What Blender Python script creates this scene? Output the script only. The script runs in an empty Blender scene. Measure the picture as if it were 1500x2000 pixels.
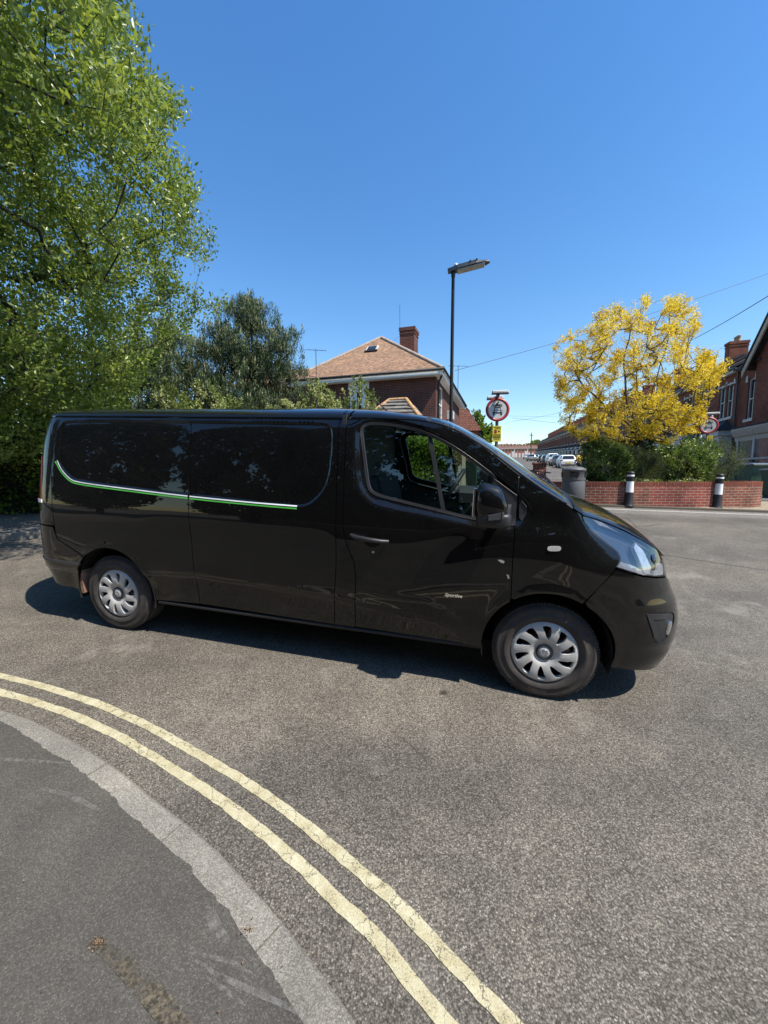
import bpy, math, random
import numpy as np
from math import pi, sin, cos, radians
from mathutils import Vector, Matrix, geometry

SC = bpy.context.scene
COL = SC.collection
# ------------------------------------------------------------------ camera
CAMZ = 1.634
cam_d = bpy.data.cameras.new("camera")
cam = bpy.data.objects.new("camera", cam_d); COL.objects.link(cam)
cam.location = (0, 0, CAMZ)
cam.rotation_euler = (radians(90 - 5.4), 0, 0)
cam_d.sensor_fit = 'VERTICAL'; cam_d.sensor_height = 24.0
cam_d.lens = 760.0 / 2000.0 * 24.0
cam_d.clip_start = 0.05; cam_d.clip_end = 5000
SC.camera = cam
# ------------------------------------------------------------------ light
SUN = Vector((.5184, -.3666, .9653)).normalized()
SUN_EL = math.asin(SUN.z); SUN_AZ = math.atan2(SUN.x, SUN.y)
sd = bpy.data.lights.new("sun", 'SUN'); sd.energy = 4.6; sd.angle = radians(.53); sd.color = (1, .942, .852)
so = bpy.data.objects.new("sun", sd); COL.objects.link(so)
so.rotation_euler = SUN.to_track_quat('Z', 'Y').to_euler(); so.location = (5, -5, 30)
wd = bpy.data.worlds.new("World"); SC.world = wd; wd.use_nodes = True
nt = wd.node_tree; bg = nt.nodes['Background']
sky = nt.nodes.new('ShaderNodeTexSky'); sky.sky_type = 'NISHITA'; sky.sun_disc = False
sky.sun_elevation = SUN_EL; sky.sun_rotation = SUN_AZ
sky.air_density = 1.35; sky.dust_density = .25; sky.ozone_density = 3.6; sky.altitude = 50
hs = nt.nodes.new('ShaderNodeHueSaturation'); hs.inputs['Saturation'].default_value = 1.27; hs.inputs['Hue'].default_value = .504; nt.links.new(sky.outputs[0], hs.inputs['Color']); nt.links.new(hs.outputs[0], bg.inputs[0]); bg.inputs[1].default_value = .125
SC.view_settings.view_transform = 'Standard'; SC.view_settings.look = 'None'
SC.view_settings.exposure = .72; SC.view_settings.gamma = 1; SC.view_settings.use_curve_mapping = False
SC.cycles.max_bounces = 8; SC.cycles.transparent_max_bounces = 24

# ------------------------------------------------------------------ materials
def nodes(name):
    m = bpy.data.materials.new(name); m.use_nodes = True
    t = m.node_tree; return m, t, t.nodes['Principled BSDF'], t.nodes, t.links
def ramp(t, fac, stops):
    r = t.nodes.new('ShaderNodeValToRGB'); e = r.color_ramp.elements
    while len(e) < len(stops): e.new(.5)
    for i, (p, c) in enumerate(stops):
        e[i].position = p; e[i].color = (*c, 1) if len(c) == 3 else c
    t.links.new(fac, r.inputs[0]); return r.outputs[0]
def noise(t, vec, scale, detail=4, rough=.6, out=0):
    n = t.nodes.new('ShaderNodeTexNoise'); n.inputs['Scale'].default_value = scale
    n.inputs['Detail'].default_value = detail; n.inputs['Roughness'].default_value = rough
    if vec is not None: t.links.new(vec, n.inputs['Vector'])
    return n.outputs[out]
def objco(t):
    return t.nodes.new('ShaderNodeTexCoord').outputs['Object']
def uvco(t):
    return t.nodes.new('ShaderNodeTexCoord').outputs['UV']
def mixc(t, fac, a, b, mode='MIX'):
    m = t.nodes.new('ShaderNodeMix'); m.data_type = 'RGBA'; m.blend_type = mode
    for i, v in ((0, fac), (6, a), (7, b)):
        if isinstance(v, (int, float)): m.inputs[i].default_value = v
        elif isinstance(v, tuple): m.inputs[i].default_value = (*v, 1)
        else: t.links.new(v, m.inputs[i])
    return m.outputs[2]
def math_(t, op, a, b=0.0, clamp=False):
    m = t.nodes.new('ShaderNodeMath'); m.operation = op; m.use_clamp = clamp
    for i, v in ((0, a), (1, b)):
        if isinstance(v, (int, float)): m.inputs[i].default_value = v
        else: t.links.new(v, m.inputs[i])
    return m.outputs[0]
def bump(t, bs, h, strength, dist=.01):
    b = t.nodes.new('ShaderNodeBump'); b.inputs['Strength'].default_value = strength
    b.inputs['Distance'].default_value = dist
    t.links.new(h, b.inputs['Height']); t.links.new(b.outputs[0], bs.inputs['Normal']); return b
_mc = {}
def mat(name, col, rough=.6, metal=0., coat=0., var=.12, nscale=6., bmp=0., spec=.5, emit=None):
    if name in _mc: return _mc[name]
    m, t, bs, N, L = nodes(name)
    c2 = tuple(max(0, x * (1 - 2 * var)) for x in col); c3 = tuple(min(1, x * (1 + var)) for x in col)
    oc = objco(t)
    n = noise(t, oc, nscale, 5)
    L.new(ramp(t, n, [(.3, c2), (.7, c3)]), bs.inputs['Base Color'])
    bs.inputs['Roughness'].default_value = rough; bs.inputs['Metallic'].default_value = metal
    bs.inputs['Coat Weight'].default_value = coat; bs.inputs['Coat Roughness'].default_value = .03
    bs.inputs['Specular IOR Level'].default_value = spec
    if bmp: bump(t, bs, noise(t, oc, nscale * 12, 3), bmp, .01)
    _mc[name] = m; return m
def leafmat(name, stops, trans=.4, rough=.45, spec=.4):
    m, t, bs, N, L = nodes(name)
    a = N.new('ShaderNodeAttribute'); a.attribute_name = 'cv'
    c = ramp(t, a.outputs['Fac'], stops)
    L.new(c, bs.inputs['Base Color']); bs.inputs['Roughness'].default_value = rough
    bs.inputs['Specular IOR Level'].default_value = spec
    tr = N.new('ShaderNodeBsdfTranslucent')
    tc = mixc(t, 1.0, c, (1.0, 1.0, .35), 'MULTIPLY'); 
    g = N.new('ShaderNodeGamma'); g.inputs[1].default_value = .85; L.new(tc, g.inputs[0]); L.new(g.outputs[0], tr.inputs[0])
    mx = N.new('ShaderNodeMixShader'); mx.inputs[0].default_value = trans
    L.new(bs.outputs[0], mx.inputs[1]); L.new(tr.outputs[0], mx.inputs[2])
    L.new(mx.outputs[0], N['Material Output'].inputs[0]); return m
def glassmat(name, tint, refl=1.0, rough=.01, dirt=0., ior=1.52):
    m, t, bs, N, L = nodes(name)
    tr = N.new('ShaderNodeBsdfTransparent'); tr.inputs[0].default_value = (*tint, 1)
    gl = N.new('ShaderNodeBsdfGlossy'); gl.inputs['Roughness'].default_value = rough
    gl.inputs[0].default_value = (refl, refl, refl, 1)
    lw = N.new('ShaderNodeLayerWeight'); lw.inputs[0].default_value = .5; f0 = ((ior - 1) / (ior + 1)) ** 2 * 1.9
    fr = math_(t, 'ADD', math_(t, 'MULTIPLY', math_(t, 'POWER', lw.outputs['Facing'], 5.), 1 - f0), f0)
    mx = N.new('ShaderNodeMixShader'); L.new(fr, mx.inputs[0])
    L.new(tr.outputs[0], mx.inputs[1]); L.new(gl.outputs[0], mx.inputs[2])
    out = mx.outputs[0]
    if dirt:
        df = N.new('ShaderNodeBsdfDiffuse'); df.inputs[0].default_value = (.5, .5, .48, 1)
        m2 = N.new('ShaderNodeMixShader'); n = noise(t, objco(t), 9, 5)
        L.new(math_(t, 'MULTIPLY', n, dirt), m2.inputs[0]); L.new(out, m2.inputs[1]); L.new(df.outputs[0], m2.inputs[2]); out = m2.outputs[0]
    L.new(out, N['Material Output'].inputs[0]); N.remove(bs); return m

def brickmat(name, c1, c2, mortar, bw=.225, rh=.075, ms=.011, stain=.35, bmp=.5, flip=False):
    m, t, bs, N, L = nodes(name)
    uv = uvco(t)
    b = N.new('ShaderNodeTexBrick'); L.new(uv, b.inputs['Vector'])
    b.inputs['Scale'].default_value = 1; b.inputs['Brick Width'].default_value = bw; b.inputs['Row Height'].default_value = rh
    b.inputs['Mortar Size'].default_value = ms * .5; b.inputs['Mortar Smooth'].default_value = .3
    b.inputs['Color1'].default_value = (*c1, 1); b.inputs['Color2'].default_value = (*c2, 1); b.inputs['Mortar'].default_value = (*mortar, 1)
    b.inputs['Bias'].default_value = -.1; b.offset = .5
    n1 = noise(t, uv, 1.6, 6, .65); n2 = noise(t, uv, 38, 3)
    col = mixc(t, math_(t, 'MULTIPLY', n2, .45), b.outputs[0], (.02, .015, .012))
    st = ramp(t, n1, [(.35, (1 - stain,) * 3), (.65, (1.12,) * 3)])
    L.new(mixc(t, 1.0, col, st, 'MULTIPLY'), bs.inputs['Base Color'])
    bs.inputs['Roughness'].default_value = .9; bs.inputs['Specular IOR Level'].default_value = .25
    h = math_(t, 'SUBTRACT', math_(t, 'MULTIPLY', n2, .3), b.outputs['Fac'])
    bump(t, bs, h, bmp, .012); return m

def asphaltmat(name, dark, mid, light, vs, fine=1.0, stonep=.80, blot=.25, bs_=.6, worn=False):
    m, t, bs, N, L = nodes(name)
    oc = objco(t)
    v = N.new('ShaderNodeTexVoronoi'); v.inputs['Scale'].default_value = vs; L.new(oc, v.inputs['Vector'])
    v.inputs['Randomness'].default_value = 1
    sep = N.new('ShaderNodeSeparateColor'); L.new(v.outputs['Color'], sep.inputs[0])
    v2 = N.new('ShaderNodeTexVoronoi'); v2.inputs['Scale'].default_value = vs * 2.3; L.new(oc, v2.inputs['Vector'])
    sep2 = N.new('ShaderNodeSeparateColor'); L.new(v2.outputs['Color'], sep2.inputs[0])
    mixv = math_(t, 'ADD', math_(t, 'MULTIPLY', sep.outputs[0], .62), math_(t, 'MULTIPLY', sep2.outputs[1], .38))
    base = ramp(t, mixv, [(.15, dark), (.5, mid), (stonep, tuple(a * .6 + b * .4 for a, b in zip(mid, light))), (.93, light)])
    edge = ramp(t, v.outputs['Distance'], [(.35, (1, 1, 1)), (.75, (.45, .44, .43))])
    c = mixc(t, fine, base, mixc(t, 1., base, edge, 'MULTIPLY'))
    n1 = noise(t, oc, .55, 5, .6); n3 = noise(t, oc, 4.5, 4, .6)
    bl = ramp(t, n1, [(.32, (1 - blot,) * 3), (.5, (1,) * 3), (.68, (1 + blot, 1 + blot * .93, 1 + blot * .85))])
    c = mixc(t, 1., c, bl, 'MULTIPLY')
    bl2 = ramp(t, n3, [(.3, (.88,) * 3), (.7, (1.12,) * 3)])
    c = mixc(t, 1., c, bl2, 'MULTIPLY')
    if worn:   # oil drops and pale scuffed bands with a shape of their own
        w = noise(t, oc, 1.3, 7, .75)
        wf = ramp(t, w, [(.56, (0, 0, 0)), (.68, (1, 1, 1))])
        c = mixc(t, math_(t, 'MULTIPLY', wf, .26), c, (.34, .315, .27))
        mp = N.new('ShaderNodeMapping'); mp.inputs['Rotation'].default_value = (0, 0, radians(14)); mp.inputs['Scale'].default_value = (.16, 1.25, 1); L.new(oc, mp.inputs[0])
        tk = noise(t, mp.outputs[0], 1.0, 4, .55); c = mixc(t, 1., c, ramp(t, tk, [(.36, (.80, .80, .81)), (.50, (1, 1, 1)), (.64, (1.17, 1.15, 1.12))]), 'MULTIPLY')
        ck = N.new('ShaderNodeTexVoronoi'); ck.feature = 'DISTANCE_TO_EDGE'; ck.inputs['Scale'].default_value = .42; L.new(mixc(t, .10, oc, noise(t, oc, 2.2, 6, .7, 1)), ck.inputs['Vector'])
        cf = ramp(t, ck.outputs['Distance'], [(.0015, (.9,) * 3), (.006, (0, 0, 0))]); cm = ramp(t, noise(t, oc, .35, 2), [(.52, (0, 0, 0)), (.58, (1, 1, 1))])
        c = mixc(t, math_(t, 'MULTIPLY', cf, cm), c, (.03, .027, .023))
        o = N.new('ShaderNodeTexVoronoi'); o.inputs['Scale'].default_value = .9; L.new(oc, o.inputs['Vector'])
        of = ramp(t, o.outputs['Distance'], [(.018, (.25,) * 3), (.04, (1,) * 3)])
        c = mixc(t, 1., c, of, 'MULTIPLY')
    L.new(c, bs.inputs['Base Color'])
    bs.inputs['Roughness'].default_value = .82; bs.inputs['Specular IOR Level'].default_value = .35
    h = math_(t, 'ADD', math_(t, 'MULTIPLY', v.outputs['Distance'], -.8), math_(t, 'MULTIPLY', sep.outputs[1], .5))
    bump(t, bs, h, bs_, .006)
    return m

PAINT, t_, b_, N_, L_ = nodes('black_van_paint')
b_.inputs['Roughness'].default_value = .45; b_.inputs['Specular IOR Level'].default_value = .08
b_.inputs['Coat Weight'].default_value = 1; b_.inputs['Coat Roughness'].default_value = .015; b_.inputs['Coat IOR'].default_value = 1.5
_n = noise(t_, objco(t_), 3.5, 6, .7)
L_.new(ramp(t_, _n, [(.35, (.0028, .0026, .0025)), (.75, (.0050, .0046, .0042))]), b_.inputs['Base Color'])

BLKPL = mat('black_plastic', (.022, .022, .024), .45, bmp=.15, nscale=20)
DARK = mat('dark_void', (.006, .006, .006), .9)
RUB = mat('black_rubber', (.012, .012, .012), .6)
GREYPL = mat('dark_grey_plastic', (.045, .046, .05), .42, bmp=.1, nscale=30)
CABIN = mat('cabin_trim', (.03, .032, .034), .7, nscale=8)
SEATM = mat('seat_fabric', (.02, .022, .026), .9, nscale=40, bmp=.3)
CHROME = mat('bright_reflector', (.75, .76, .78), .12, 1., var=.05)
SILVER = mat('silver_wheel_paint', (.50, .49, .465), .48, .08, .12, var=.10, nscale=14)
STEEL = mat('rusty_disc_metal', (.16, .11, .085), .6, .4, nscale=20, var=.4)
GLASS = glassmat('tinted_window_glass', (.66, .76, .72))
WSG = glassmat('windscreen_glass', (.72, .80, .78), ior=1.75)
LENS = glassmat('clear_lens', (.88, .90, .92), ior=1.75)
WHITE = mat('white_paint', (.78, .78, .75), .5, var=.05)
TYRE, t_, b_, N_, L_ = nodes('tyre_rubber')
_o = objco(t_); _n = noise(t_, _o, 9, 6, .7)
L_.new(ramp(t_, _n, [(.3, (.030, .027, .025)), (.7, (.068, .058, .050))]), b_.inputs['Base Color']); b_.inputs['Roughness'].default_value = .8
bump(t_, b_, noise(t_, _o, 160, 3), .25, .003)

# ------------------------------------------------------------------ object helpers
def tag(o, label=None, cat=None, group=None, kind=None):
    for k, v in (('label', label), ('category', cat), ('group', group), ('kind', kind)):
        if v: o[k] = v
    return o
def empty(name, loc=(0, 0, 0), rz=0., label=None, cat=None, group=None, mtx=None, parent=None):
    o = bpy.data.objects.new(name, None); COL.objects.link(o); o.empty_display_size = .2
    o.location = loc; o.rotation_euler = (0, 0, rz)
    if mtx is not None: o.matrix_world = mtx
    if parent: o.parent = parent
    return tag(o, label, cat, group)
def mk(name, V, F, m, parent=None, smooth=False, normals=None, uv=None, attr=None):
    me = bpy.data.meshes.new(name)
    V = np.asarray(V, dtype=np.float32).reshape(-1, 3)
    if isinstance(F, np.ndarray):
        n, k = F.shape
        me.vertices.add(len(V)); me.vertices.foreach_set('co', V.ravel())
        me.loops.add(n * k); me.loops.foreach_set('vertex_index', F.astype(np.int32).ravel())
        me.polygons.add(n); me.polygons.foreach_set('loop_start', np.arange(0, n * k, k, dtype=np.int32))
        me.polygons.foreach_set('loop_total', np.full(n, k, dtype=np.int32))
        me.update(calc_edges=True)
    else:
        me.from_pydata(V.tolist(), [], F); me.update()
    me.materials.append(m)
    if smooth: me.polygons.foreach_set('use_smooth', np.ones(len(me.polygons), dtype=bool))
    if uv is not None:
        l = me.uv_layers.new(name='UVMap'); l.data.foreach_set('uv', np.asarray(uv, dtype=np.float32).ravel())
    if attr is not None:
        a = me.attributes.new('cv', 'FLOAT', 'POINT'); a.data.foreach_set('value', np.asarray(attr, dtype=np.float32))
    if normals is not None: me.normals_split_custom_set_from_vertices(np.asarray(normals, dtype=np.float32))
    o = bpy.data.objects.new(name, me); COL.objects.link(o)
    if parent: o.parent = parent
    return o
class MB:
    def __init__(s): s.V = []; s.F = []; s.S = []
    def add(s, V, F, sm=False):
        k = len(s.V); s.V += [tuple(map(float, v)) for v in V]; s.F += [tuple(i + k for i in f) for f in F]; s.S += [sm] * len(F); return s
    def box(s, a, b, bev=0., M=None):
        (x0, y0, z0), (x1, y1, z1) = a, b
        if bev:
            V = []; c = [(x0 + x1) / 2, (y0 + y1) / 2, (z0 + z1) / 2]; h = [(x1 - x0) / 2, (y1 - y0) / 2, (z1 - z0) / 2]
            bb = min(bev, .45 * min(abs(q) for q in h)); idx = {}
            for sx in (-1, 1):
                for sy in (-1, 1):
                    for sz in (-1, 1):
                        for ax in range(3):
                            p = [c[i] + (sx, sy, sz)[i] * (h[i] - (bb if i != ax else 0)) for i in range(3)]
                            idx[sx, sy, sz, ax] = len(V); V.append(p)
            F = []
            for ax in range(3):
                o = [i for i in range(3) if i != ax]
                for sg in (-1, 1):
                    q = []
                    for (p, r) in ((-1, -1), (1, -1), (1, 1), (-1, 1)):
                        k = [0, 0, 0]; k[ax] = sg; k[o[0]] = p; k[o[1]] = r; q.append(idx[(*k, ax)])
                    F.append(q)
                for p in (-1, 1):
                    for r in (-1, 1):
                        q = []
                        for (e, aa) in ((-1, o[0]), (1, o[0]), (1, o[1]), (-1, o[1])):
                            k = [0, 0, 0]; k[ax] = e; k[o[0]] = p; k[o[1]] = r; q.append(idx[(*k, aa)])
                        F.append(q)
            for sx in (-1, 1):
                for sy in (-1, 1):
                    for sz in (-1, 1): F.append([idx[sx, sy, sz, 0], idx[sx, sy, sz, 1], idx[sx, sy, sz, 2]])
            cc = Vector(c); F2 = []
            for f in F:
                P = [Vector(V[i]) for i in f]; n = (P[1] - P[0]).cross(P[2] - P[0]); ctr = sum(P, Vector()) / len(P)
                F2.append(f if n.dot(ctr - cc) > 0 else f[::-1])
            F = F2
        else:
            V = [(x, y, z) for x in (x0, x1) for y in (y0, y1) for z in (z0, z1)]
            F = [(0, 1, 3, 2), (4, 6, 7, 5), (0, 4, 5, 1), (2, 3, 7, 6), (0, 2, 6, 4), (1, 5, 7, 3)]
        if M is not None: V = [M @ Vector(v) for v in V]
        return s.add(V, F)
    def tube(s, P, R, n=8, cap=True):
        P = [Vector(p) for p in P]; R = [R] * len(P) if isinstance(R, (int, float)) else R
        V = []; up = Vector((0, 0, 1)); prev = None
        for i, p in enumerate(P):
            d = (P[min(i + 1, len(P) - 1)] - P[max(i - 1, 0)])
            if d.length < 1e-9: d = up
            d.normalize()
            if prev is None:
                a = d.orthogonal().normalized()
            else:
                a = (prev - d * prev.dot(d)); a = a.normalized() if a.length > 1e-6 else d.orthogonal().normalized()
            prev = a; b = d.cross(a)
            for k in range(n):
                t = 2 * pi * k / n; V.append(p + (a * cos(t) + b * sin(t)) * R[i])
        F = [(i * n + k, i * n + (k + 1) % n, (i + 1) * n + (k + 1) % n, (i + 1) * n + k) for i in range(len(P) - 1) for k in range(n)]
        s.add(V, F, True)
        if cap: s.add(V[:n][::-1], [tuple(range(n))]); s.add(V[-n:], [tuple(range(n))])
        return s
    def lathe(s, prof, n=32, M=None, cap=False):
        """prof: (r, h) about local Z"""
        V = [(r * cos(2 * pi * k / n), r * sin(2 * pi * k / n), h) for r, h in prof for k in range(n)]
        F = [(i * n + k, i * n + (k + 1) % n, (i + 1) * n + (k + 1) % n, (i + 1) * n + k) for i in range(len(prof) - 1) for k in range(n)]
        if M is not None: V = [M @ Vector(v) for v in V]
        s.add(V, F, True)
        if cap: s.add(V[-n:], [tuple(range(n))]); s.add(V[:n][::-1], [tuple(range(n))])
        return s
    def prism(s, poly, y0, y1, M=None):
        """poly in (x,z) extruded in y"""
        n = len(poly); V = [(x, y0, z) for x, z in poly] + [(x, y1, z) for x, z in poly]
        F = [tuple(range(n)), tuple(range(2 * n - 1, n - 1, -1))] + [(i, i + n, (i + 1) % n + n, (i + 1) % n) for i in range(n)]
        if M is not None: V = [M @ Vector(v) for v in V]
        return s.add(V, F)
    def build(s, name, m, parent=None, loc=None, uv=True, fix=True):
        import bmesh
        me = bpy.data.meshes.new(name); me.from_pydata(s.V, [], s.F); me.update()
        me.polygons.foreach_set('use_smooth', np.array(s.S, dtype=bool))
        if fix:
            bm = bmesh.new(); bm.from_mesh(me); bmesh.ops.recalc_face_normals(bm, faces=bm.faces); bm.to_mesh(me); bm.free()
        if uv:
            l = me.uv_layers.new(name='UVMap')
            for p in me.polygons:
                n = p.normal
                if abs(n.z) > .985: a, b = Vector((1, 0, 0)), Vector((0, 1, 0))
                else: a = Vector((0, 0, 1)).cross(n).normalized(); b = n.cross(a)
                for li in p.loop_indices:
                    v = me.vertices[me.loops[li].vertex_index].co; l.data[li].uv = (v.dot(a), v.dot(b))
        me.materials.append(m)
        o = bpy.data.objects.new(name, me); COL.objects.link(o)
        if parent: o.parent = parent
        if loc: o.location = loc
        return o
def children(o, allo=None): return [c for c in o.children]
def copy_tree(o, parent=None):
    c = o.copy(); COL.objects.link(c)
    if parent: c.parent = parent
    for ch in list(o.children): copy_tree(ch, c)
    return c
def sm(t): t = np.clip(t, 0, 1); return t * t * (3 - 2 * t)
def inpoly(P, poly):
    x, y = P[:, 0], P[:, 1]; r = np.zeros(len(P), bool); n = len(poly)
    for i in range(n):
        x0, y0 = poly[i]; x1, y1 = poly[(i + 1) % n]
        c = ((y0 > y) != (y1 > y)); 
        with np.errstate(divide='ignore', invalid='ignore'):
            xi = (x1 - x0) * (y - y0) / (y1 - y0 + 1e-30) + x0
        r ^= c & (x < xi)
    return r
def pdist(x, y, poly, closed=True):
    """unsigned distance to polyline for arrays"""
    P = np.stack([np.ravel(x), np.ravel(y)], 1); A = np.array(poly, float); B = np.roll(A, -1, 0)
    if not closed: A, B = A[:-1], B[:-1]
    d = np.full(len(P), 1e9)
    for a, b in zip(A, B):
        ab = b - a; t = np.clip(((P - a) @ ab) / (ab @ ab + 1e-12), 0, 1)
        d = np.minimum(d, np.hypot(*(P - a - t[:, None] * ab).T))
    return d.reshape(np.shape(x))
def sdist(x, y, poly):
    d = pdist(x, y, poly); i = inpoly(np.stack([np.ravel(x), np.ravel(y)], 1), poly).reshape(np.shape(x))
    return np.where(i, d, -d)
def densify(poly, step, closed=True):
    out = []; n = len(poly)
    for i in range(n if closed else n - 1):
        a = np.array(poly[i], float); b = np.array(poly[(i + 1) % n], float); k = max(1, int(np.ceil(np.linalg.norm(b - a) / step)))
        for j in range(k): out.append(tuple(a + (b - a) * j / k))
    if not closed: out.append(tuple(poly[-1]))
    return out
def chaikin(poly, it=2, closed=True):
    P = [tuple(p) for p in poly]
    for _ in range(it):
        Q_ = []; n = len(P)
        for i in range(n if closed else n - 1):
            a = np.array(P[i]); b = np.array(P[(i + 1) % n]); Q_ += [tuple(a * .75 + b * .25), tuple(a * .25 + b * .75)]
        if not closed: Q_ = [P[0]] + Q_ + [P[-1]]
        P = Q_
    return P
def area(poly):
    a = np.array(poly); return .5 * np.sum(a[:, 0] * np.roll(a[:, 1], -1) - np.roll(a[:, 0], -1) * a[:, 1])
def offset_poly(poly, d):
    """d>0 shrinks (poly any orientation)"""
    P = np.array(poly, float)
    if area(P) < 0: P = P[::-1]
    pr = np.roll(P, 1, 0); nx = np.roll(P, -1, 0)
    e1 = P - pr; e2 = nx - P
    e1 /= np.linalg.norm(e1, axis=1)[:, None] + 1e-12; e2 /= np.linalg.norm(e2, axis=1)[:, None] + 1e-12
    n1 = np.stack([-e1[:, 1], e1[:, 0]], 1); n2 = np.stack([-e2[:, 1], e2[:, 0]], 1)
    n = n1 + n2; l = np.linalg.norm(n, axis=1)[:, None]; n = n / (l + 1e-9); k = np.clip(1 / np.maximum((n * n1).sum(1), .4), 1, 2.)
    return [tuple(q) for q in (P + n * (d * k)[:, None])]
def cdt(poly, holes=(), step=.03, extra=()):
    """constrained triangulation with interior grid -> (verts2d, tris)"""
    verts = []; edges = []
    def loop(l, closed=True):
        k = len(verts); verts.extend(l); n = len(l)
        edges.extend([(k + i, k + (i + 1) % n) for i in range(n if closed else n - 1)])
    poly = densify(poly, step); loop(poly)
    hs = [densify(h, step) for h in holes]
    for h in hs: loop(h)
    A = np.array(poly); x0, y0 = A.min(0); x1, y1 = A.max(0)
    gx = np.arange(x0 + step * .5, x1, step); gy = np.arange(y0 + step * .5, y1, step)
    if len(gx) and len(gy):
        g = np.stack(np.meshgrid(gx, gy), -1).reshape(-1, 2); g[:, 0] += (np.round((g[:, 1] - y0) / step) % 2) * step * .5
        ok = inpoly(g, poly) & (pdist(g[:, 0], g[:, 1], poly) > step * .45)
        for h in hs: ok &= ~inpoly(g, h) & (pdist(g[:, 0], g[:, 1], h) > step * .45)
        verts.extend([tuple(q) for q in g[ok]])
    for e in extra:
        e = np.array(densify(e, step, False)); ok = inpoly(e, poly) & (pdist(e[:, 0], e[:, 1], poly) > .004)
        for h in hs: ok &= ~inpoly(e, h) & (pdist(e[:, 0], e[:, 1], h) > .004)
        verts.extend([tuple(q) for q in e[ok]])
    r = geometry.delaunay_2d_cdt([Vector(v) for v in verts], edges, [], 0, 1e-6)
    V = np.array([tuple(v) for v in r[0]]); F = np.array([f for f in r[2] if len(f) == 3], int)
    a, b, c = V[F[:, 0]], V[F[:, 1]], V[F[:, 2]]
    cen = (a + b + c) / 3; ok = inpoly(cen, poly)
    for h in hs: ok &= ~inpoly(cen, h)
    F = F[ok]; a, b, c = V[F[:, 0]], V[F[:, 1]], V[F[:, 2]]
    ar = (b[:, 0] - a[:, 0]) * (c[:, 1] - a[:, 1]) - (b[:, 1] - a[:, 1]) * (c[:, 0] - a[:, 0])
    F[ar < 0] = F[ar < 0][:, ::-1]; F = F[np.abs(ar) > 1e-10]
    used = np.unique(F); mp = np.full(len(V), -1); mp[used] = np.arange(len(used))
    return V[used], mp[F]
def shell(name, P, Nn, F, m, parent, flange=.02, flip=False, chamfer=.35):
    """surface P with normals N, triangles F, plus an inward flange along open edges"""
    e = np.concatenate([F[:, [0, 1]], F[:, [1, 2]], F[:, [2, 0]]]); k = np.sort(e, 1)
    u, idx, cnt = np.unique(k[:, 0] * 1000003 + k[:, 1], return_index=True, return_counts=True)
    be = e[idx[cnt == 1]]
    V = [P]; NN = [Nn]; T = [F]
    if flange > 0 and len(be):
        a, b = be[:, 0], be[:, 1]; d = P[b] - P[a]; s = np.cross(d, (Nn[a] + Nn[b]))
        s /= np.linalg.norm(s, axis=1)[:, None] + 1e-12
        if flip: s = -s
        base = len(P); n = len(be)
        ntop = lambda q: (Nn[q] * chamfer + s) / np.linalg.norm(Nn[q] * chamfer + s, axis=1)[:, None]
        V += [P[a], P[b], P[b] - Nn[b] * flange, P[a] - Nn[a] * flange]; NN += [ntop(a), ntop(b), s, s]
        i = np.arange(n)
        T += [np.stack([base + i, base + 3 * n + i, base + 2 * n + i], 1), np.stack([base + i, base + 2 * n + i, base + n + i], 1)]
    V = np.concatenate(V); NN = np.concatenate(NN); T = np.concatenate(T)
    if flip: T = T[:, ::-1].copy()
    return mk(name, V, T, m, parent, True, NN)
_fc = None
def text_mesh(s, size=1., shear=0., bold=0.):
    cu = bpy.data.curves.new('txt', 'FONT'); cu.body = s; cu.size = size; cu.shear = shear; cu.offset = bold; cu.resolution_u = 2
    o = bpy.data.objects.new('txt', cu); COL.objects.link(o)
    dg = bpy.context.evaluated_depsgraph_get(); me = o.evaluated_get(dg).to_mesh()
    V = [tuple(v.co) for v in me.vertices]; F = [tuple(p.vertices) for p in me.polygons]
    o.evaluated_get(dg).to_mesh_clear(); bpy.data.objects.remove(o); bpy.data.curves.remove(cu)
    return np.array(V), F

# ------------------------------------------------------------------ ground
def G(x, y):
    x = np.asarray(x, float); y = np.asarray(y, float)
    yy = np.where(y > 260, 260 + (y - 260) * .2, y); xx = np.clip(x, -60, 140); yy = np.maximum(yy, -40)
    return -0.0277 * xx + .0617 * yy + .27 * sm((y - 3.5) / 5.5)
def g(x, y): return float(G(x, y))
ES = np.array([.301, .9536]); ET = np.array([.9536, -.301]); SA = math.atan2(.9536, .301)
def ST(s, t): return tuple(ES * s + ET * t)
ROAD = asphaltmat('worn_asphalt', (.068, .058, .046), (.138, .122, .099), (.36, .33, .27), 150, stonep=.86, bs_=.34, worn=True)
PAVE = asphaltmat('smooth_dark_asphalt', (.056, .051, .043), (.072, .066, .055), (.15, .14, .12), 230, fine=.35, blot=.2, bs_=.2)
FARP = asphaltmat('pale_pavement', (.10, .095, .088), (.18, .17, .155), (.36, .33, .3), 70, blot=.2)
KERB = asphaltmat('kerb_concrete', (.150, .135, .108), (.232, .214, .180), (.36, .34, .29), 210, fine=.5, stonep=.8, blot=.3, bs_=.3)
def grid_axis(a): return np.array(sorted(set(np.round(a, 3))))
gx = grid_axis(np.concatenate([np.arange(-12, 20, .5), np.arange(-60, -12, 4), np.arange(20, 160, 5), [-900, -400, -150, 250, 500, 1200]]))
gy = grid_axis(np.concatenate([np.arange(-6, 20, .5), np.arange(-60, -6, 4), np.arange(20, 400, 6), [-800, -300, 500, 700, 1200]]))
X_, Y_ = np.meshgrid(gx, gy); nx, ny = len(gx), len(gy)
V_ = np.stack([X_, Y_, G(X_, Y_)], -1).reshape(-1, 3)
i_, j_ = np.meshgrid(np.arange(nx - 1), np.arange(ny - 1)); b0 = (j_ * nx + i_).ravel()
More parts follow.
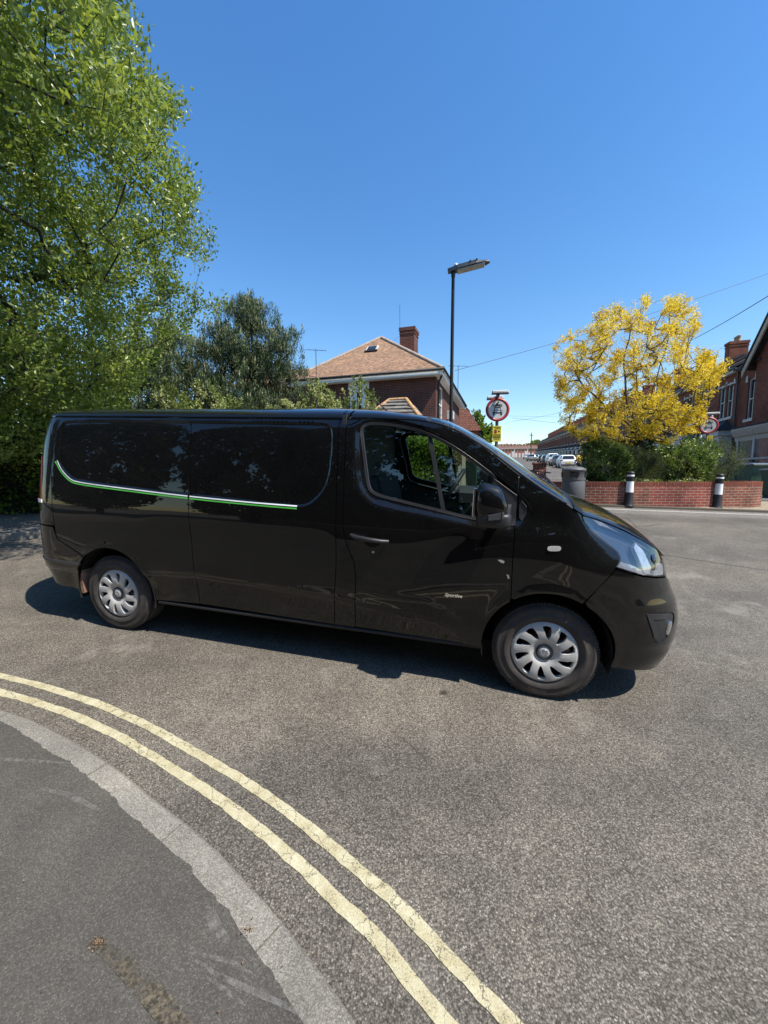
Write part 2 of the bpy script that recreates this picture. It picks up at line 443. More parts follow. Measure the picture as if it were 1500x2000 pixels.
tag(mk('road', V_, np.stack([b0, b0 + 1, b0 + nx + 1, b0 + nx], 1), ROAD, smooth=True), kind='structure')
def sheet(name, poly, h, m, step=1.0, skirt=0., kind='structure', uvarc=None):
    V2, F = cdt(poly, step=step); P = np.stack([V2[:, 0], V2[:, 1], G(V2[:, 0], V2[:, 1]) + h], 1)
    Nn = np.tile([0.03, -.06, .997], (len(P), 1))
    o = shell(name, P, Nn, F, m, None, flange=skirt)
    return tag(o, kind=kind)
def ribbon(A, B):
    """closed polygon from two polylines"""
    return list(A) + list(B)[::-1]
def resample(P, n):
    P = np.array(P, float); d = np.r_[0, np.cumsum(np.hypot(*np.diff(P, axis=0).T))]
    t = np.linspace(0, d[-1], n); return np.stack([np.interp(t, d, P[:, 0]), np.interp(t, d, P[:, 1])], 1)
def smoothline(P, n=120, w=7):
    R = resample(P, n); k = np.hanning(w + 2)[1:-1]; k /= k.sum(); h = w // 2
    o = R.copy()
    for c in (0, 1):
        e = np.r_[2 * R[0, c] - R[h:0:-1, c], R[:, c], 2 * R[-1, c] - R[-2:-h - 2:-1, c]]; o[:, c] = np.convolve(e, k, 'valid')
    return o
def nrm(P):
    d = np.gradient(P, axis=0); d /= np.linalg.norm(d, axis=1)[:, None]; return np.stack([-d[:, 1], d[:, 0]], 1)
rng = np.random.default_rng(5)
# near kerb (convex corner), traced
kout = [(-7.5, 1.6), (-5.2, 2.25), (-3.6, 2.42), (-2.75, 2.33), (-2.317, 2.222), (-2.02, 2.131), (-1.605, 1.948), (-1.319, 1.806), (-1.046, 1.644), (-.823, 1.522), (-.618, 1.39), (-.381, 1.218), (-.281, 1.137), (-.149, 1.026), (-.02, .90), (.25, .55), (.5, .05), (.68, -.6), (.8, -1.6), (.9, -4), (1.2, -12)]
KO = smoothline(kout, 2600, 31); KN = nrm(KO); KI = KO - KN * .108
nk = len(KO); segs = []; arc = np.r_[0, np.cumsum(np.hypot(*np.diff(KO, axis=0).T))]
def strip_obj(name, A, B, h, m, skirt=.0, parent=None):
    """sheet between two equally sampled polylines"""
    n = len(A); P = np.concatenate([A, B]); V = np.stack([P[:, 0], P[:, 1], G(P[:, 0], P[:, 1]) + h], 1)
    F = [(i, i + 1, n + i + 1, n + i) for i in range(n - 1)]
    if skirt:
        k = len(V); V = np.concatenate([V, V - [0, 0, skirt]])
        F += [(i + 1, i, k + i, k + i + 1) for i in range(n - 1)] + [(n + i, n + i + 1, k + n + i + 1, k + n + i) for i in range(n - 1)]
        F += [(0, n, k + n, k), (n - 1, k + n - 1, k + 2 * n - 1, 2 * n - 1)]
    mb = MB(); mb.add(V.tolist(), F); return mb.build(name, m, parent, uv=False)
kmb = MB(); s0 = .0
while s0 < arc[-1] - .3:
    s1 = min(s0 + (.62 if 6.0 < s0 < 11 else .9), arc[-1]); t = np.linspace(s0 + .004, s1 - .004, 7)
    A = np.stack([np.interp(t, arc, KO[:, 0]), np.interp(t, arc, KO[:, 1])], 1); B = np.stack([np.interp(t, arc, KI[:, 0]), np.interp(t, arc, KI[:, 1])], 1)
    j = rng.normal(0, .0016); n_ = (A - B) / .108
    A2 = A - n_ * .012
    hh = .038 + j; prof = [(A, -.02), (A, hh - .010), (A2, hh), (B, hh + .002), (B, -.02)]
    V = []; F = []
    for Pp, h in prof: V += np.stack([Pp[:, 0], Pp[:, 1], G(Pp[:, 0], Pp[:, 1]) + h], 1).tolist()
    for a in range(4): F += [(a * 7 + i, a * 7 + i + 1, (a + 1) * 7 + i + 1, (a + 1) * 7 + i) for i in range(6)]
    F += [tuple(a * 7 for a in range(5)), tuple(a * 7 + 6 for a in range(5))[::-1]]
    kmb.add(V, F); s0 = s1
tag(kmb.build('kerb', KERB, uv=False), kind='structure')
# pavement, its edge ragged over the kerb
ki2 = resample(KI, 1500); kn2 = nrm(ki2); jit = np.convolve(rng.normal(0, 1, 1500 + 8), np.ones(9) / 9, 'valid') * .016 + rng.normal(0, .0018, 1500)
jit += .022 * sm((np.sin(np.arange(1500) / 47.) + np.sin(np.arange(1500) / 19. + 1)) / 1.2)
ke = ki2 + kn2 * np.maximum(jit + .004, .001)[:, None]
pv = [tuple(p) for p in ke] + [(-8, -12), (-12, -12), (-12, 1.2)]
V2, F2 = cdt(pv, step=.25)
P3 = np.stack([V2[:, 0], V2[:, 1], G(V2[:, 0], V2[:, 1]) + .0435], 1)
tag(shell('pavement', P3, np.tile([0.03, -.06, .998], (len(P3), 1)), F2, PAVE, None, flange=.008), kind='structure')
# double yellow lines
YEL, t, bs, N, L = nodes('worn_yellow_road_paint')
oc = objco(t); n1 = noise(t, oc, 13, 6, .7); n2 = noise(t, oc, 170, 3, .7)
vc = N.new('ShaderNodeTexVoronoi'); vc.feature = 'DISTANCE_TO_EDGE'; vc.inputs['Scale'].default_value = 11; L.new(oc, vc.inputs['Vector'])
wv = noise(t, oc, 30, 3, .6, 1); L.new(mixc(t, .06, oc, wv), vc.inputs['Vector'])
c = ramp(t, n1, [(.25, (.30, .255, .13)), (.45, (.40, .355, .215)), (.7, (.50, .465, .32))])
c = mixc(t, 1., c, ramp(t, n2, [(.3, (.72, .72, .70)), (.6, (1.05,) * 3)]), 'MULTIPLY')
cr = ramp(t, vc.outputs['Distance'], [(.006, (.8,) * 3), (.02, (0, 0, 0))])
c = mixc(t, math_(t, 'MULTIPLY', cr, math_(t, 'GREATER_THAN', noise(t, oc, 4, 2), .46)), c, (.09, .075, .05))
wr = ramp(t, math_(t, 'ADD', math_(t, 'MULTIPLY', n2, .6), math_(t, 'MULTIPLY', n1, .4)), [(.375, (1, 1, 1)), (.42, (0, 0, 0))])
c = mixc(t, wr, c, (.12, .105, .085)); L.new(c, bs.inputs['Base Color']); bs.inputs['Roughness'].default_value = .8
bump(t, bs, math_(t, 'SUBTRACT', n2, cr), .5, .004)
yo = [(-8.5, 2.0), (-6.5, 2.55), (-4.6, 2.80), (-3.4, 2.74), (-2.691, 2.607), (-2.254, 2.485), (-1.828, 2.342), (-1.421, 2.17), (-1.046, 1.977), (-.722, 1.804), (-.442, 1.632), (-.205, 1.47), (-.101, 1.389), (.056, 1.277), (.187, 1.146), (.297, 1.045), (.37, .984), (.62, .66), (.86, .1), (1.02, -.6), (1.15, -1.6), (1.25, -4), (1.55, -12)]
YO = smoothline(yo, 2600, 31); yn = nrm(YO)
for off in (0, -.128):
    C_ = YO + yn * off; kk = np.ones(5) / 5
    ja = np.convolve(rng.normal(0, 1, 2604), kk, 'valid') * .0034 + np.convolve(rng.normal(0, 1, 2660), np.ones(61) / 61, 'valid')[:2600] * .009; jb = np.convolve(rng.normal(0, 1, 2604), kk, 'valid') * .0034 + np.convolve(rng.normal(0, 1, 2660), np.ones(61) / 61, 'valid')[:2600] * .009
    o = strip_obj('yellow_line', C_ + yn * (.0245 + ja)[:, None], C_ - yn * (.0245 + jb)[:, None], .004, YEL, skirt=.004); tag(o, kind='structure')
# chalky scuffs and debris on the pavement are in the sheet materials; small leaf debris
# far side (left): kerb and pavement by the hedge
fk = [(-60, -22), (-16, -.2), (-9, 4.0), (-5.8, 5.85), (-5.5, 6.15), (-3.2, 7.25), (0.2, 8.35), (1.3, 9.2), (1.9, 10.9), ST(14, -1.0), ST(60, -1.0), ST(300, -1.0)]
FK = smoothline(fk, 500, 9); fn = nrm(FK)
tag(strip_obj('kerb', FK, FK + fn * .13, .105, KERB, skirt=.12), kind='structure')
fp = [tuple(q) for q in resample(FK + fn * .133, 160)] + [ST(300, -12), ST(40, -14), (-40, 30), (-60, 10)]
sheet('pavement', fp, .108, FARP, step=3.0, skirt=.05)
# right side buildout: white edge line, sett kerb, worn pale band, pavement
WL = [(3.9, 11.6), (4.6, 10.95), (5.4, 10.42), (6.09, 10.25), (8.0, 10.12), (9.906, 9.986), (13, 9.75), (30, 8.6)]
WLs = smoothline(WL, 200, 9); wn = nrm(WLs)
def vis(o): return tag(o, kind='structure')
LINEW = mat('worn_white_line', (.42, .41, .37), .8, nscale=40, var=.25)
vis(strip_obj('white_line', WLs - wn * .05, WLs + wn * .05, .004, LINEW, skirt=.004))
BAND = asphaltmat('worn_pale_asphalt', (.10, .092, .082), (.19, .175, .155), (.36, .33, .29), 80, blot=.15)
vis(strip_obj('road_edge_band', WLs - wn * .75, WLs + wn * .42, .0016, BAND))
SETT = brickmat('granite_setts', (.30, .27, .22), (.22, .20, .17), (.14, .12, .09), .2, .11, .02, .2)
vis(strip_obj('kerb', WLs + wn * .42, WLs + wn * .60, .06, SETT, skirt=.06))
bp_ = [tuple(q) for q in resample(WLs[40:] + wn[40:] * .60, 60)] + [(34, 30), ST(30, 14.)[0:2], ST(30, 7.5), ST(15.2, 6.6), ST(14.5, 1.6), (4.2, 12.6)]
DIRT = mat('dusty_verge', (.30, .25, .17), .95, nscale=9, var=.3, bmp=.4)
sheet('pavement', bp_, .062, DIRT, step=1.0, skirt=.05)
# right street pavement
RK = np.array([ST(16, 7.2), ST(26, 7.2), ST(60, 7.2), ST(120, 7.2), ST(300, 7.2)]); RK = resample(RK, 80)
RB = np.array([ST(16, 24), ST(300, 24)]); RB = resample(RB, 80)
vis(strip_obj('kerb', RK, RK + nrm(RK) * -.13, .11, KERB, skirt=.1))
sheet('pavement', [tuple(p) for p in RK + nrm(RK) * -.133] + [tuple(p) for p in RB[::-1]], .108, FARP, step=6, skirt=.05)
# tar seam and patch edges in the road on the right
PATCH = asphaltmat('road_repair', (.038, .036, .034), (.105, .098, .09), (.30, .28, .25), 88)
ps = smoothline([(3.3, 6.6), (4.45, 6.07), (5.5, 5.5), (8, 4.4), (12, 3.2)], 300, 15); pn = nrm(ps)
vis(strip_obj('tar_seam', ps + pn * (.006 + .004 * rng.random((300, 1))), ps - pn * (.006 + .004 * rng.random((300, 1))), .0022, RUB))

CHALK, t, bs, N, L = nodes('chalky_scuff'); n_ = noise(t, objco(t), 45, 6, .8); tr = N.new('ShaderNodeBsdfTransparent'); mx = N.new('ShaderNodeMixShader')
L.new(ramp(t, n_, [(.42, (0, 0, 0)), (.70, (.5,) * 3)]), mx.inputs[0]); L.new(tr.outputs[0], mx.inputs[1]); bs.inputs['Base Color'].default_value = (.30, .29, .26, 1); bs.inputs['Roughness'].default_value = .9
L.new(bs.outputs[0], mx.inputs[2]); L.new(mx.outputs[0], N['Material Output'].inputs[0])
WORN, t, bs, N, L = nodes('worn_streak'); n_ = noise(t, objco(t), 28, 6, .8); tr = N.new('ShaderNodeBsdfTransparent'); mx = N.new('ShaderNodeMixShader')
L.new(ramp(t, n_, [(.40, (0, 0, 0)), (.60, (.85,) * 3)]), mx.inputs[0]); L.new(tr.outputs[0], mx.inputs[1]); L.new(ramp(t, noise(t, objco(t), 90, 4), [(.4, (.035, .03, .02)), (.6, (.16, .13, .085))]), bs.inputs['Base Color']); bs.inputs['Roughness'].default_value = .95
L.new(bs.outputs[0], mx.inputs[2]); L.new(mx.outputs[0], N['Material Output'].inputs[0])
def scuff(P, w, m, h):
    S_ = smoothline(P, 60, 9); q = nrm(S_); ww = w * np.sin(np.linspace(.12, 3.0, 60)) ** .6
    o = strip_obj('pavement_scuff', S_ + q * ww[:, None], S_ - q * ww[:, None], h, m); tag(o, kind='structure')
for i, (P, w, m) in enumerate([([(-2.1, 1.838), (-1.778, 1.828), (-1.538, 1.817)], .009, CHALK), ([(-.633, 1.097), (-.566, 1.088), (-.481, 1.077), (-.426, 1.057), (-.40, 1.05)], .006, CHALK), ([(-.611, 1.087), (-.516, 1.047), (-.412, 1.016), (-.262, .976), (-.15, .92)], .0075, CHALK),
        ([(-.535, 1.037), (-.473, 1.012), (-.40, .98)], .006, CHALK), ([(-1.585, 1.666), (-1.451, 1.645), (-1.229, 1.564)], .012, CHALK), ([(-.32, 1.056), (-.235, 1.040), (-.15, 1.04)], .005, CHALK), ([(-.95, 1.118), (-.841, 1.080), (-.708, 1.015), (-.56, .93), (-.4, .85)], .026, WORN), ([(-.62, 1.22), (-.55, 1.15), (-.50, 1.12)], .018, CHALK)]):
    scuff(P, w, m, .0450 + .0006 * i)
# dry bud scales caught on the pavement
rs = np.random.default_rng(77); nd = 70; c1 = np.array([(-.455, 1.155), (-.915, 1.108)])[(rs.random(nd) < .7).astype(int)]; Pd = c1 + rs.normal(0, .011, (nd, 2)); Pd = np.concatenate([Pd, np.column_stack([rs.uniform(-2.2, .1, 60), rs.uniform(.8, 1.5, 60)])[np.arange(60)]]); 
# =================================================================== VAN
VM = Matrix(((.97055, .23933, .02764, 1.27957), (-.23731, .96948, -.06153, 3.40962), (-.04153, .05316, .99772, .17444), (0, 0, 0, 1)))
VM = (Matrix.Translation(VM.to_translation()) @ VM.to_quaternion().to_matrix().to_4x4())
van = empty('delivery_van', mtx=VM, label='long black delivery van with a green and white side stripe, parked across the junction', cat='van')
zz_ = np.linspace(0, 2.2, 441); kg = np.exp(-.5 * (np.arange(-16, 17) / 6.) ** 2); kg /= kg.sum()
def gs(tab): return np.convolve(np.pad(np.interp(zz_, [a for a, _ in tab], [b for _, b in tab]), 16, mode='edge'), kg, 'valid')
W_ = gs([(0, .86), (.2, .90), (.30, .935), (.45, .958), (.62, .972), (.78, .978), (.95, .975), (1.1, .965), (1.3, .937), (1.5, .905), (1.65, .880), (1.78, .852), (1.86, .822), (1.92, .775), (2.2, .5)])
NX_ = gs([(0, .86), (.20, .90), (.28, .935), (.36, .965), (.45, .972), (.56, .970), (.66, .945), (.76, .895), (.86, .855), (.95, .835), (1.05, .80), (1.2, .74), (1.4, .62), (2.2, .30)])
RX_ = gs([(0, -4.32), (.25, -4.40), (.35, -4.46), (.45, -4.51), (.55, -4.54), (.7, -4.545), (1.2, -4.54), (1.6, -4.50), (1.85, -4.42), (2.0, -4.36), (2.2, -4.3)])
X0 = .05; L0 = .85; XR = -4.05; LR = .30; UF = X0 + L0 * pi / 2; UR = XR - LR * pi / 2
def plan(u, z):
    w = np.interp(z, zz_, W_); xn = np.interp(z, zz_, NX_); xr = np.interp(z, zz_, RX_)
    a = np.clip((u - X0) / L0, 0, pi / 2); b = np.clip((XR - u) / LR, 0, pi / 2)
    Xf = X0 + (xn - X0) * np.sin(a); yf = w * np.maximum(1 - np.sin(a) ** 3., 0) ** (1 / 3.)
    Xb = XR - (XR - xr) * np.sin(b); yb = w * np.maximum(1 - np.sin(b) ** 3., 0) ** (1 / 3.)
    return np.where(u > X0, Xf, np.where(u < XR, Xb, u)), np.where(u > X0, yf, np.where(u < XR, yb, w))
# traced outlines in (u, z)
recess = chaikin([(-2.772, 1.812), (-3.98, 1.812), (-4.054, 1.775), (-4.05, 1.49), (-4.005, 1.415), (-3.90, 1.33), (-3.787, 1.302), (-2.706, 1.245), (-2.11, 1.227), (-1.774, 1.212), (-1.675, 1.234), (-1.575, 1.338), (-1.535, 1.477), (-1.535, 1.765), (-1.585, 1.808), (-1.749, 1.812)], 2)
green = chaikin([(-4.066, 1.462), (-4.022, 1.39), (-3.912, 1.303), (-3.812, 1.276), (-3.287, 1.247), (-2.718, 1.218), (-2.109, 1.2), (-1.774, 1.196)], 2, False)
reardoor = [(-4.17, 1.905), (-4.153, 1.826), (-4.101, 1.5), (-4.078, 1.202), (-4.067, .985), (-4.06, .838), (-4.047, .787), (-3.768, .655)]
gap1 = [(-2.768, 1.95), (-2.755, 1.873), (-2.725, 1.71), (-2.704, 1.322), (-2.697, 1.077), (-2.675, .838), (-2.657, .589), (-2.657, .30)]
gapA = [(-1.469, 1.95), (-1.487, 1.90), (-1.495, 1.85), (-1.491, 1.732), (-1.480, 1.407), (-1.461, .972), (-1.456, .822), (-1.473, .507), (-1.489, .30)]
gapB = [(-1.405, 1.95), (-1.42, 1.90), (-1.440, 1.862), (-1.432, 1.64), (-1.423, 1.338), (-1.415, 1.093), (-1.388, .985), (-1.322, .84), (-1.306, .726), (-1.321, .30)]
gap3 = [(-.247, 1.485), (-.243, 1.349), (-.252, 1.173), (-.251, .938), (-.244, .695)]
def arcpts(cx, cz, r, a0, a1, n=24): return [(cx + r * cos(a), cz + r * sin(a)) for a in np.linspace(radians(a0), radians(a1), n)]
farch = arcpts(-.005, .36, .402, 187, -7, 40); rarch = arcpts(-3.498, .36, .395, 187, -5, 40)
ga = [p for p in farch]  # left -> right over the top
lampP = chaikin([(.392, .953), (.440, 1.014), (.421, 1.057), (.339, 1.109), (.241, 1.172), (.183, 1.236), (.176, 1.262), (.182, 1.266), (.317, 1.236), (.5, 1.182), (.701, 1.106), (.871, 1.037), (.965, .978), (.93, .871), (.618, .906)], 1)
fogP = chaikin([(.571, .684), (.83, .655), (.90, .628), (.854, .548), (.771, .468), (.694, .453), (.644, .487), (.594, .597)], 1)
glassP = chaikin([(-1.324, 1.769), (-1.309, 1.800), (-1.253, 1.818), (-1.075, 1.805), (-.89, 1.763), (-.71, 1.684), (-.578, 1.602), (-.49, 1.542), (-.404, 1.479), (-.396, 1.456), (-.402, 1.324), (-.43, 1.218), (-.507, 1.208), (-.768, 1.256), (-1.085, 1.311), (-1.207, 1.340), (-1.242, 1.375), (-1.27, 1.509), (-1.307, 1.689)], 2)
surr = chaikin([(-1.30, 1.86), (-1.375, 1.80), (-1.387, 1.732), (-1.350, 1.406), (-1.275, 1.285), (-1.172, 1.236), (-.719, 1.177), (-.50, 1.140), (-.30, 1.12), (-.16, 1.20), (-.13, 1.28), (-.20, 1.38), (-.42, 1.54), (-.72, 1.735), (-.90, 1.815), (-1.09, 1.86)], 1)
crz = [(-4.3, .50), (-3.604, .53), (-2.656, .585), (-2.115, .567), (-1.465, .525), (-1.287, .502), (-.909, .478), (-.728, .452), (-.62, .405), (-.507, .32), (-.4, .2), (0, 0), (2, 0)]
def disp(u, z):
    d = -.011 * sm(sdist(u, z, recess) / .020 + .5)
    s = sdist(u, z, surr); d = d - .020 * sm(s / .065)
    zc = np.interp(u, [a for a, _ in crz], [b for _, b in crz]); v = z - zc
    fade = sm((-.42 - u) / .15) * sm((z - .0) / .1)
    lo = -.013 * sm(-v / .016 + .5); up = .006 * np.exp(-(v / .05) ** 2) + .004 * sm((v - .02) / .03) * sm((.17 - v) / .05)
    d = d + (lo + up) * fade
    for (cx, r) in ((-.005, .402), (-3.498, .395)):
        q = np.hypot(u - cx, z - .36) - r; d = d + .010 * np.exp(-(q / .045) ** 2) * sm((u + 9) if cx < -1 else (.45 - u) / .2 + 0.5)
    # nose: hollow under the lamp and crease over the bumper, rim round the fog bezel
    d = d - .004 * sm((u - .45) / .3) * np.exp(-((z - (.775 - .05 * (u - .6))) / .055) ** 2)
    d = d + .009 * sm((u - .35) / .3) * np.exp(-((z - .715) / .035) ** 2) - .010 * sm((u - .3) / .4) * np.exp(-((z - .405 + .05 * (u - .5)) / .035) ** 2)
    d = d - .36 * sm((u - .02) / .42) * (np.sqrt((z - .96) ** 2 + .0016) + (z - .96)) / 2
    # shallow S in the door skin sweeping up to the wing
    d = d - .008 * np.exp(-((z - (.80 + .42 * sm((u + 1.1) / 1.0))) / .10) ** 2) * sm((u + 1.5) / .5) * sm((.25 - u) / .3)
    d = d - .010 * np.exp(-((z - .90) / .10) ** 2) * sm((-1.45 - u) / .2) * sm((u + 3.2) / .4)
    return d
def Qr(u, z, off=0.):
    X, y = plan(u, z); yy = y + disp(u, z) * np.clip(y / .3, 0, 1)
    return np.stack([X, -yy, z + 0 * X], -1)
def QN(V2, off=0.):
    u, z = V2[:, 0], V2[:, 1]; h = .0025; P = Qr(u, z)
    uu = np.where(u + h > UF, u - h, u); du = np.where(u + h > UF, -1, 1)
    tu = (Qr(np.minimum(u + h, UF), z) - Qr(np.maximum(u - h, UR), z)); tz = Qr(u, z + h) - Qr(u, z - h)
    n = np.cross(tu, tz); n /= np.linalg.norm(n, axis=1)[:, None] + 1e-12
    return P + n * off, n
zsT = [(-5, 1.845), (-1.45, 1.845), (-1.2, 1.850), (-.918, 1.842), (-.774, 1.812), (-.633, 1.762), (-.428, 1.638), (-.251, 1.505), (-.1, 1.405), (.009, 1.345), (.11, 1.300), (.174, 1.268), (.317, 1.240), (.5, 1.186), (.701, 1.110), (.871, 1.041), (.97, .990), (1.1, .958), (1.25, .938), (UF, .928)]
uu_ = np.linspace(UR, UF, 700); k2 = np.hanning(19); k2 /= k2.sum()
ZS_ = np.convolve(np.pad(np.interp(uu_, [a for a, _ in zsT], [b for _, b in zsT]), 9, mode='edge'), k2, 'valid')
def zs(u): return np.interp(u, uu_, ZS_)
zcT = [(-4.6, 1.80), (-4.43, 1.845), (-4.38, 1.89), (-4.28, 1.93), (-4.1, 1.955), (-3, 1.967), (-1.6, 1.972), (-1.25, 1.957), (-1.0, 1.925), (-.75, 1.88), (-.5, 1.758), (-.25, 1.605), (-.09, 1.50), (.064, 1.402), (.14, 1.357), (.2, 1.335), (.36, 1.277), (.48, 1.232), (.60, 1.165), (.70, 1.09), (.78, 1.005), (.825, .945), (.9, .90)]
xx_ = np.linspace(-4.6, .9, 900); ZC_ = np.convolve(np.pad(np.interp(xx_, [a for a, _ in zcT], [b for _, b in zcT]), 12, mode='edge'), np.hanning(25) / np.hanning(25).sum(), 'valid')
def Tr(u, t):
    u = np.clip(u, UR, UF); s = zs(u); P = Qr(u, s); X = P[:, 0]; w = -P[:, 1]; zc = np.maximum(np.interp(X, xx_, ZC_), s + .0)
    ph = np.clip(t, 0, 1) * pi / 2; e = .8 + .55 * sm((u + .05) / .35); c = np.cos(ph) ** (.8 + .2 * sm((u + .05) / .35)); q = np.sin(ph) ** e
    return np.stack([X, -w * c, s + (zc - s) * q], -1)
def TN(V2, off=0.):
    u, t = V2[:, 0], V2[:, 1]; h = .004; P = Tr(u, t)
    tu = Tr(np.minimum(u + h, UF - .002), t) - Tr(np.maximum(u - h, UR + .002), t); tt = Tr(u, np.minimum(t + h, .999)) - Tr(u, np.maximum(t - h, .012) - 0)
    n = np.cross(tu, tt); n /= np.linalg.norm(n, axis=1)[:, None] + 1e-12; n[n[:, 2] < 0] *= -1
    return P + n * off, n
ROOTS = {}
def panel(name, poly, m, holes=(), inset=.0028, off=0., flange=.022, step=.035, fn=QN, extra=(), sides=(-1, 1), parent=None, chamfer=.35):
    p = offset_poly(poly, inset) if inset else poly
    V2, F = cdt(p, [offset_poly(h, -0.0) for h in holes], step, extra); P, n = fn(V2, off); out = []
    for sd_ in sides:
        par = parent[sides.index(sd_)] if isinstance(parent, (list, tuple)) else (parent or van)
        if sd_ == -1: out.append(shell(name, P, n, F, m, par, flange, False, chamfer))
        else:
            k = np.array([1, -1, 1.]); out.append(shell_m(name, P * k, n * k, F, m, par, flange, chamfer))
    return out
def shell_m(name, P, n, F, m, par, flange, ch):
    return shell(name, P, n, F[:, ::-1].copy(), m, par, flange, False, ch)
ex = [offset_poly(recess, d) + [offset_poly(recess, d)[0]] for d in (-.012, -.004, .004, .012)] + [offset_poly(surr, d) + [offset_poly(surr, d)[0]] for d in (.002, .02, .04, .062)]
ex += [[(a, b + d) for a, b in crz[:11]] for d in (-.012, -.005, 0, .005, .012, .03, .05)]
shp = lambda a, b, n=40: [(float(u), float(zs(u))) for u in np.linspace(a, b, n)]
SILL = .325
qz = lambda L, z: next((L[i][0] + (L[i + 1][0] - L[i][0]) * (z - L[i][1]) / (L[i + 1][1] - L[i][1]) for i in range(len(L) - 1) if (L[i][1] - z) * (L[i + 1][1] - z) <= 0))
def cutL(L, z0, z1):   # polyline between heights, top to bottom
    return [(qz(L, z0), z0)] + [p for p in L if z1 < p[1] < z0] + [(qz(L, z1), z1)]
zT = 1.845
# rear quarter (fixed side panel)
rq = cutL(reardoor, zT - .002, .656) + [p for p in rarch if p[0] > -3.765] + [(-3.095, SILL)] + [(-2.9, SILL + .008)] + cutL(gap1, zT, SILL + .02)[::-1]
panel('side_panel', rq, PAINT, extra=ex)
sdp = cutL(gap1, zT, SILL + .02) + cutL(gapA, zT, SILL)[::-1]
panel('sliding_door', sdp, PAINT, extra=ex)
bpil = cutL(gapA, zT, SILL) + cutL(gapB, zT, SILL)[::-1]
panel('centre_pillar', bpil, PAINT, extra=ex)
doortop = [(-1.385, 1.815), (-1.33, 1.846), (-1.24, 1.850), (-1.07, 1.838), (-.88, 1.795), (-.70, 1.714), (-.57, 1.632), (-.47, 1.562), (-.36, 1.478), (-.2455, 1.395)]
fdoor = cutL(gapB, 1.80, .331) + [(-.398, SILL - .008)] + [p for p in farch if p[0] < -.245 and p[1] > .33] + cutL(gap3, 1.39, .70)[::-1] + doortop[::-1]
gl_out = offset_poly(glassP, -.012)
fd = panel('front_door', fdoor, PAINT, holes=[gl_out], extra=ex, flange=.03)
apil = [(-1.436, 1.82)] + [(-1.436, zT)] + shp(-1.43, -.255, 70) + [(-.2455, 1.40)] + offset_poly(doortop, 0)[0:0] + doortop[::-1][1:] 
apil = [(-1.437, zT)] + shp(-1.40, -.250, 70) + [(-.2455, 1.398)] + [(a, b + .003) for a, b in doortop[::-1][1:]] + [(-1.437, 1.80)]
panel('windscreen_pillar', apil, PAINT, step=.02, inset=.0022, extra=ex)
wing = shp(-.243, .168, 30) + [(.182, 1.232), (.237, 1.170), (.335, 1.106), (.417, 1.054), (.435, 1.014), (.390, .955), (.28, .831)] + [p for p in farch if -.24 < p[0] < .20][::-1] + cutL(gap3, 1.48, .70)[::-1]
panel('front_wing', wing, PAINT, extra=ex)
bump_ = [(.195, .728), (.28, .834), (.392, .950), (.617, .901), (.915, .866), (1.03, .82), (1.15, .79), (UF, .78), (UF, .20), (1.05, .205), (.824, .225), (.542, .268), (.395, .290)] + [p for p in farch if p[0] > .20 and p[1] > .30][::-1]
fb = panel('front_bumper', bump_, PAINT, holes=[fogP], inset=.003, flange=.04, step=.03)
gr = [(.93, .868), (.945, .965), (1.1, .950), (UF, .925), (UF, .785), (1.15, .795), (1.03, .825)]
panel('grille', gr, BLKPL, off=-.012, inset=0.002)
rc = [(-4.42, zT)] + [(-4.2, zT)] + cutL(reardoor, zT - .004, .905) + [(-4.42, .905)]
tl = chaikin([(-4.40, 1.50), (-4.235, 1.515), (-4.195, 1.45), (-4.165, 1.2), (-4.150, 1.085), (-4.40, 1.085)], 1)
panel('rear_pillar', rc, PAINT, holes=[tl], step=.03)
panel('rear_door', [(UR, zT), (-4.425, zT), (-4.425, .55), (UR, .55)], PAINT)
TLM = mat('red_tail_lens', (.16, .008, .008), .15, coat=1., var=.2)
ro = panel('tail_light', tl, TLM, inset=.003, off=.004, step=.03)
panel('clear_band', [(-4.39, 1.13), (-4.155, 1.13), (-4.152, 1.095), (-4.39, 1.095)], WHITE, inset=0.003, off=.0055, step=.03, parent=ro)
rbp = [(-4.42, .90), (-4.079, .895), (-4.067, .838), (-4.052, .785), (-3.775, .652)] + [p for p in rarch if p[0] < -3.775][::-1] + [(-3.90, .325), (-4.12, .335), (-4.25, .37), (-4.42, .40)]
panel('rear_bumper', rbp, PAINT, step=.03, flange=.03)
panel('rear_bumper', [(UR, .545), (-4.42, .545), (-4.42, .40), (UR, .40)], PAINT, flange=.03)
panel('bumper_strip', [(-4.42, .600), (-3.82, .594), (-3.83, .572), (-4.42, .578)], GREYPL, off=.006, inset=0, step=.03)
# roof, pillars over the top, glass, bonnet
R = [(UR + .01, -4.19), (-4.18, -2.771), (-2.765, -1.478), (-1.468, -1.428), (-1.41, -.85)]
def rect(a, b, c, d): return [(a, c), (b, c), (b, d), (a, d)]
def Tp(name, poly, m, **k): return panel(name, poly, m, fn=TN, step=k.pop('step', .05), **k)
for i, (a, b) in enumerate(R): Tp('roof', rect(a, b, .0, .36), PAINT, inset=.0, flange=.02)
Tp('roof', rect(UR + .01, -.85, .36, 1.0), PAINT, inset=0, flange=0)
Tp('windscreen_pillar', rect(-.845, .03, .0, .075), PAINT, inset=0, flange=.012, step=.02)
Tp('windscreen', rect(-.845, .05, .080, 1.0), WSG, inset=0, flange=.004, step=.04)
Tp('windscreen_seal', rect(-.85, .05, .072, .092), RUB, inset=0, off=.002, flange=.004, step=.02)
Tp('windscreen_seal', rect(-.87, -.845, .07, 1.), RUB, inset=0, off=.002, flange=.004, step=.03)
cow = Tp('cowl', rect(.035, .165, .03, 1.0), BLKPL, inset=0, off=-.004, flange=.02, step=.03)
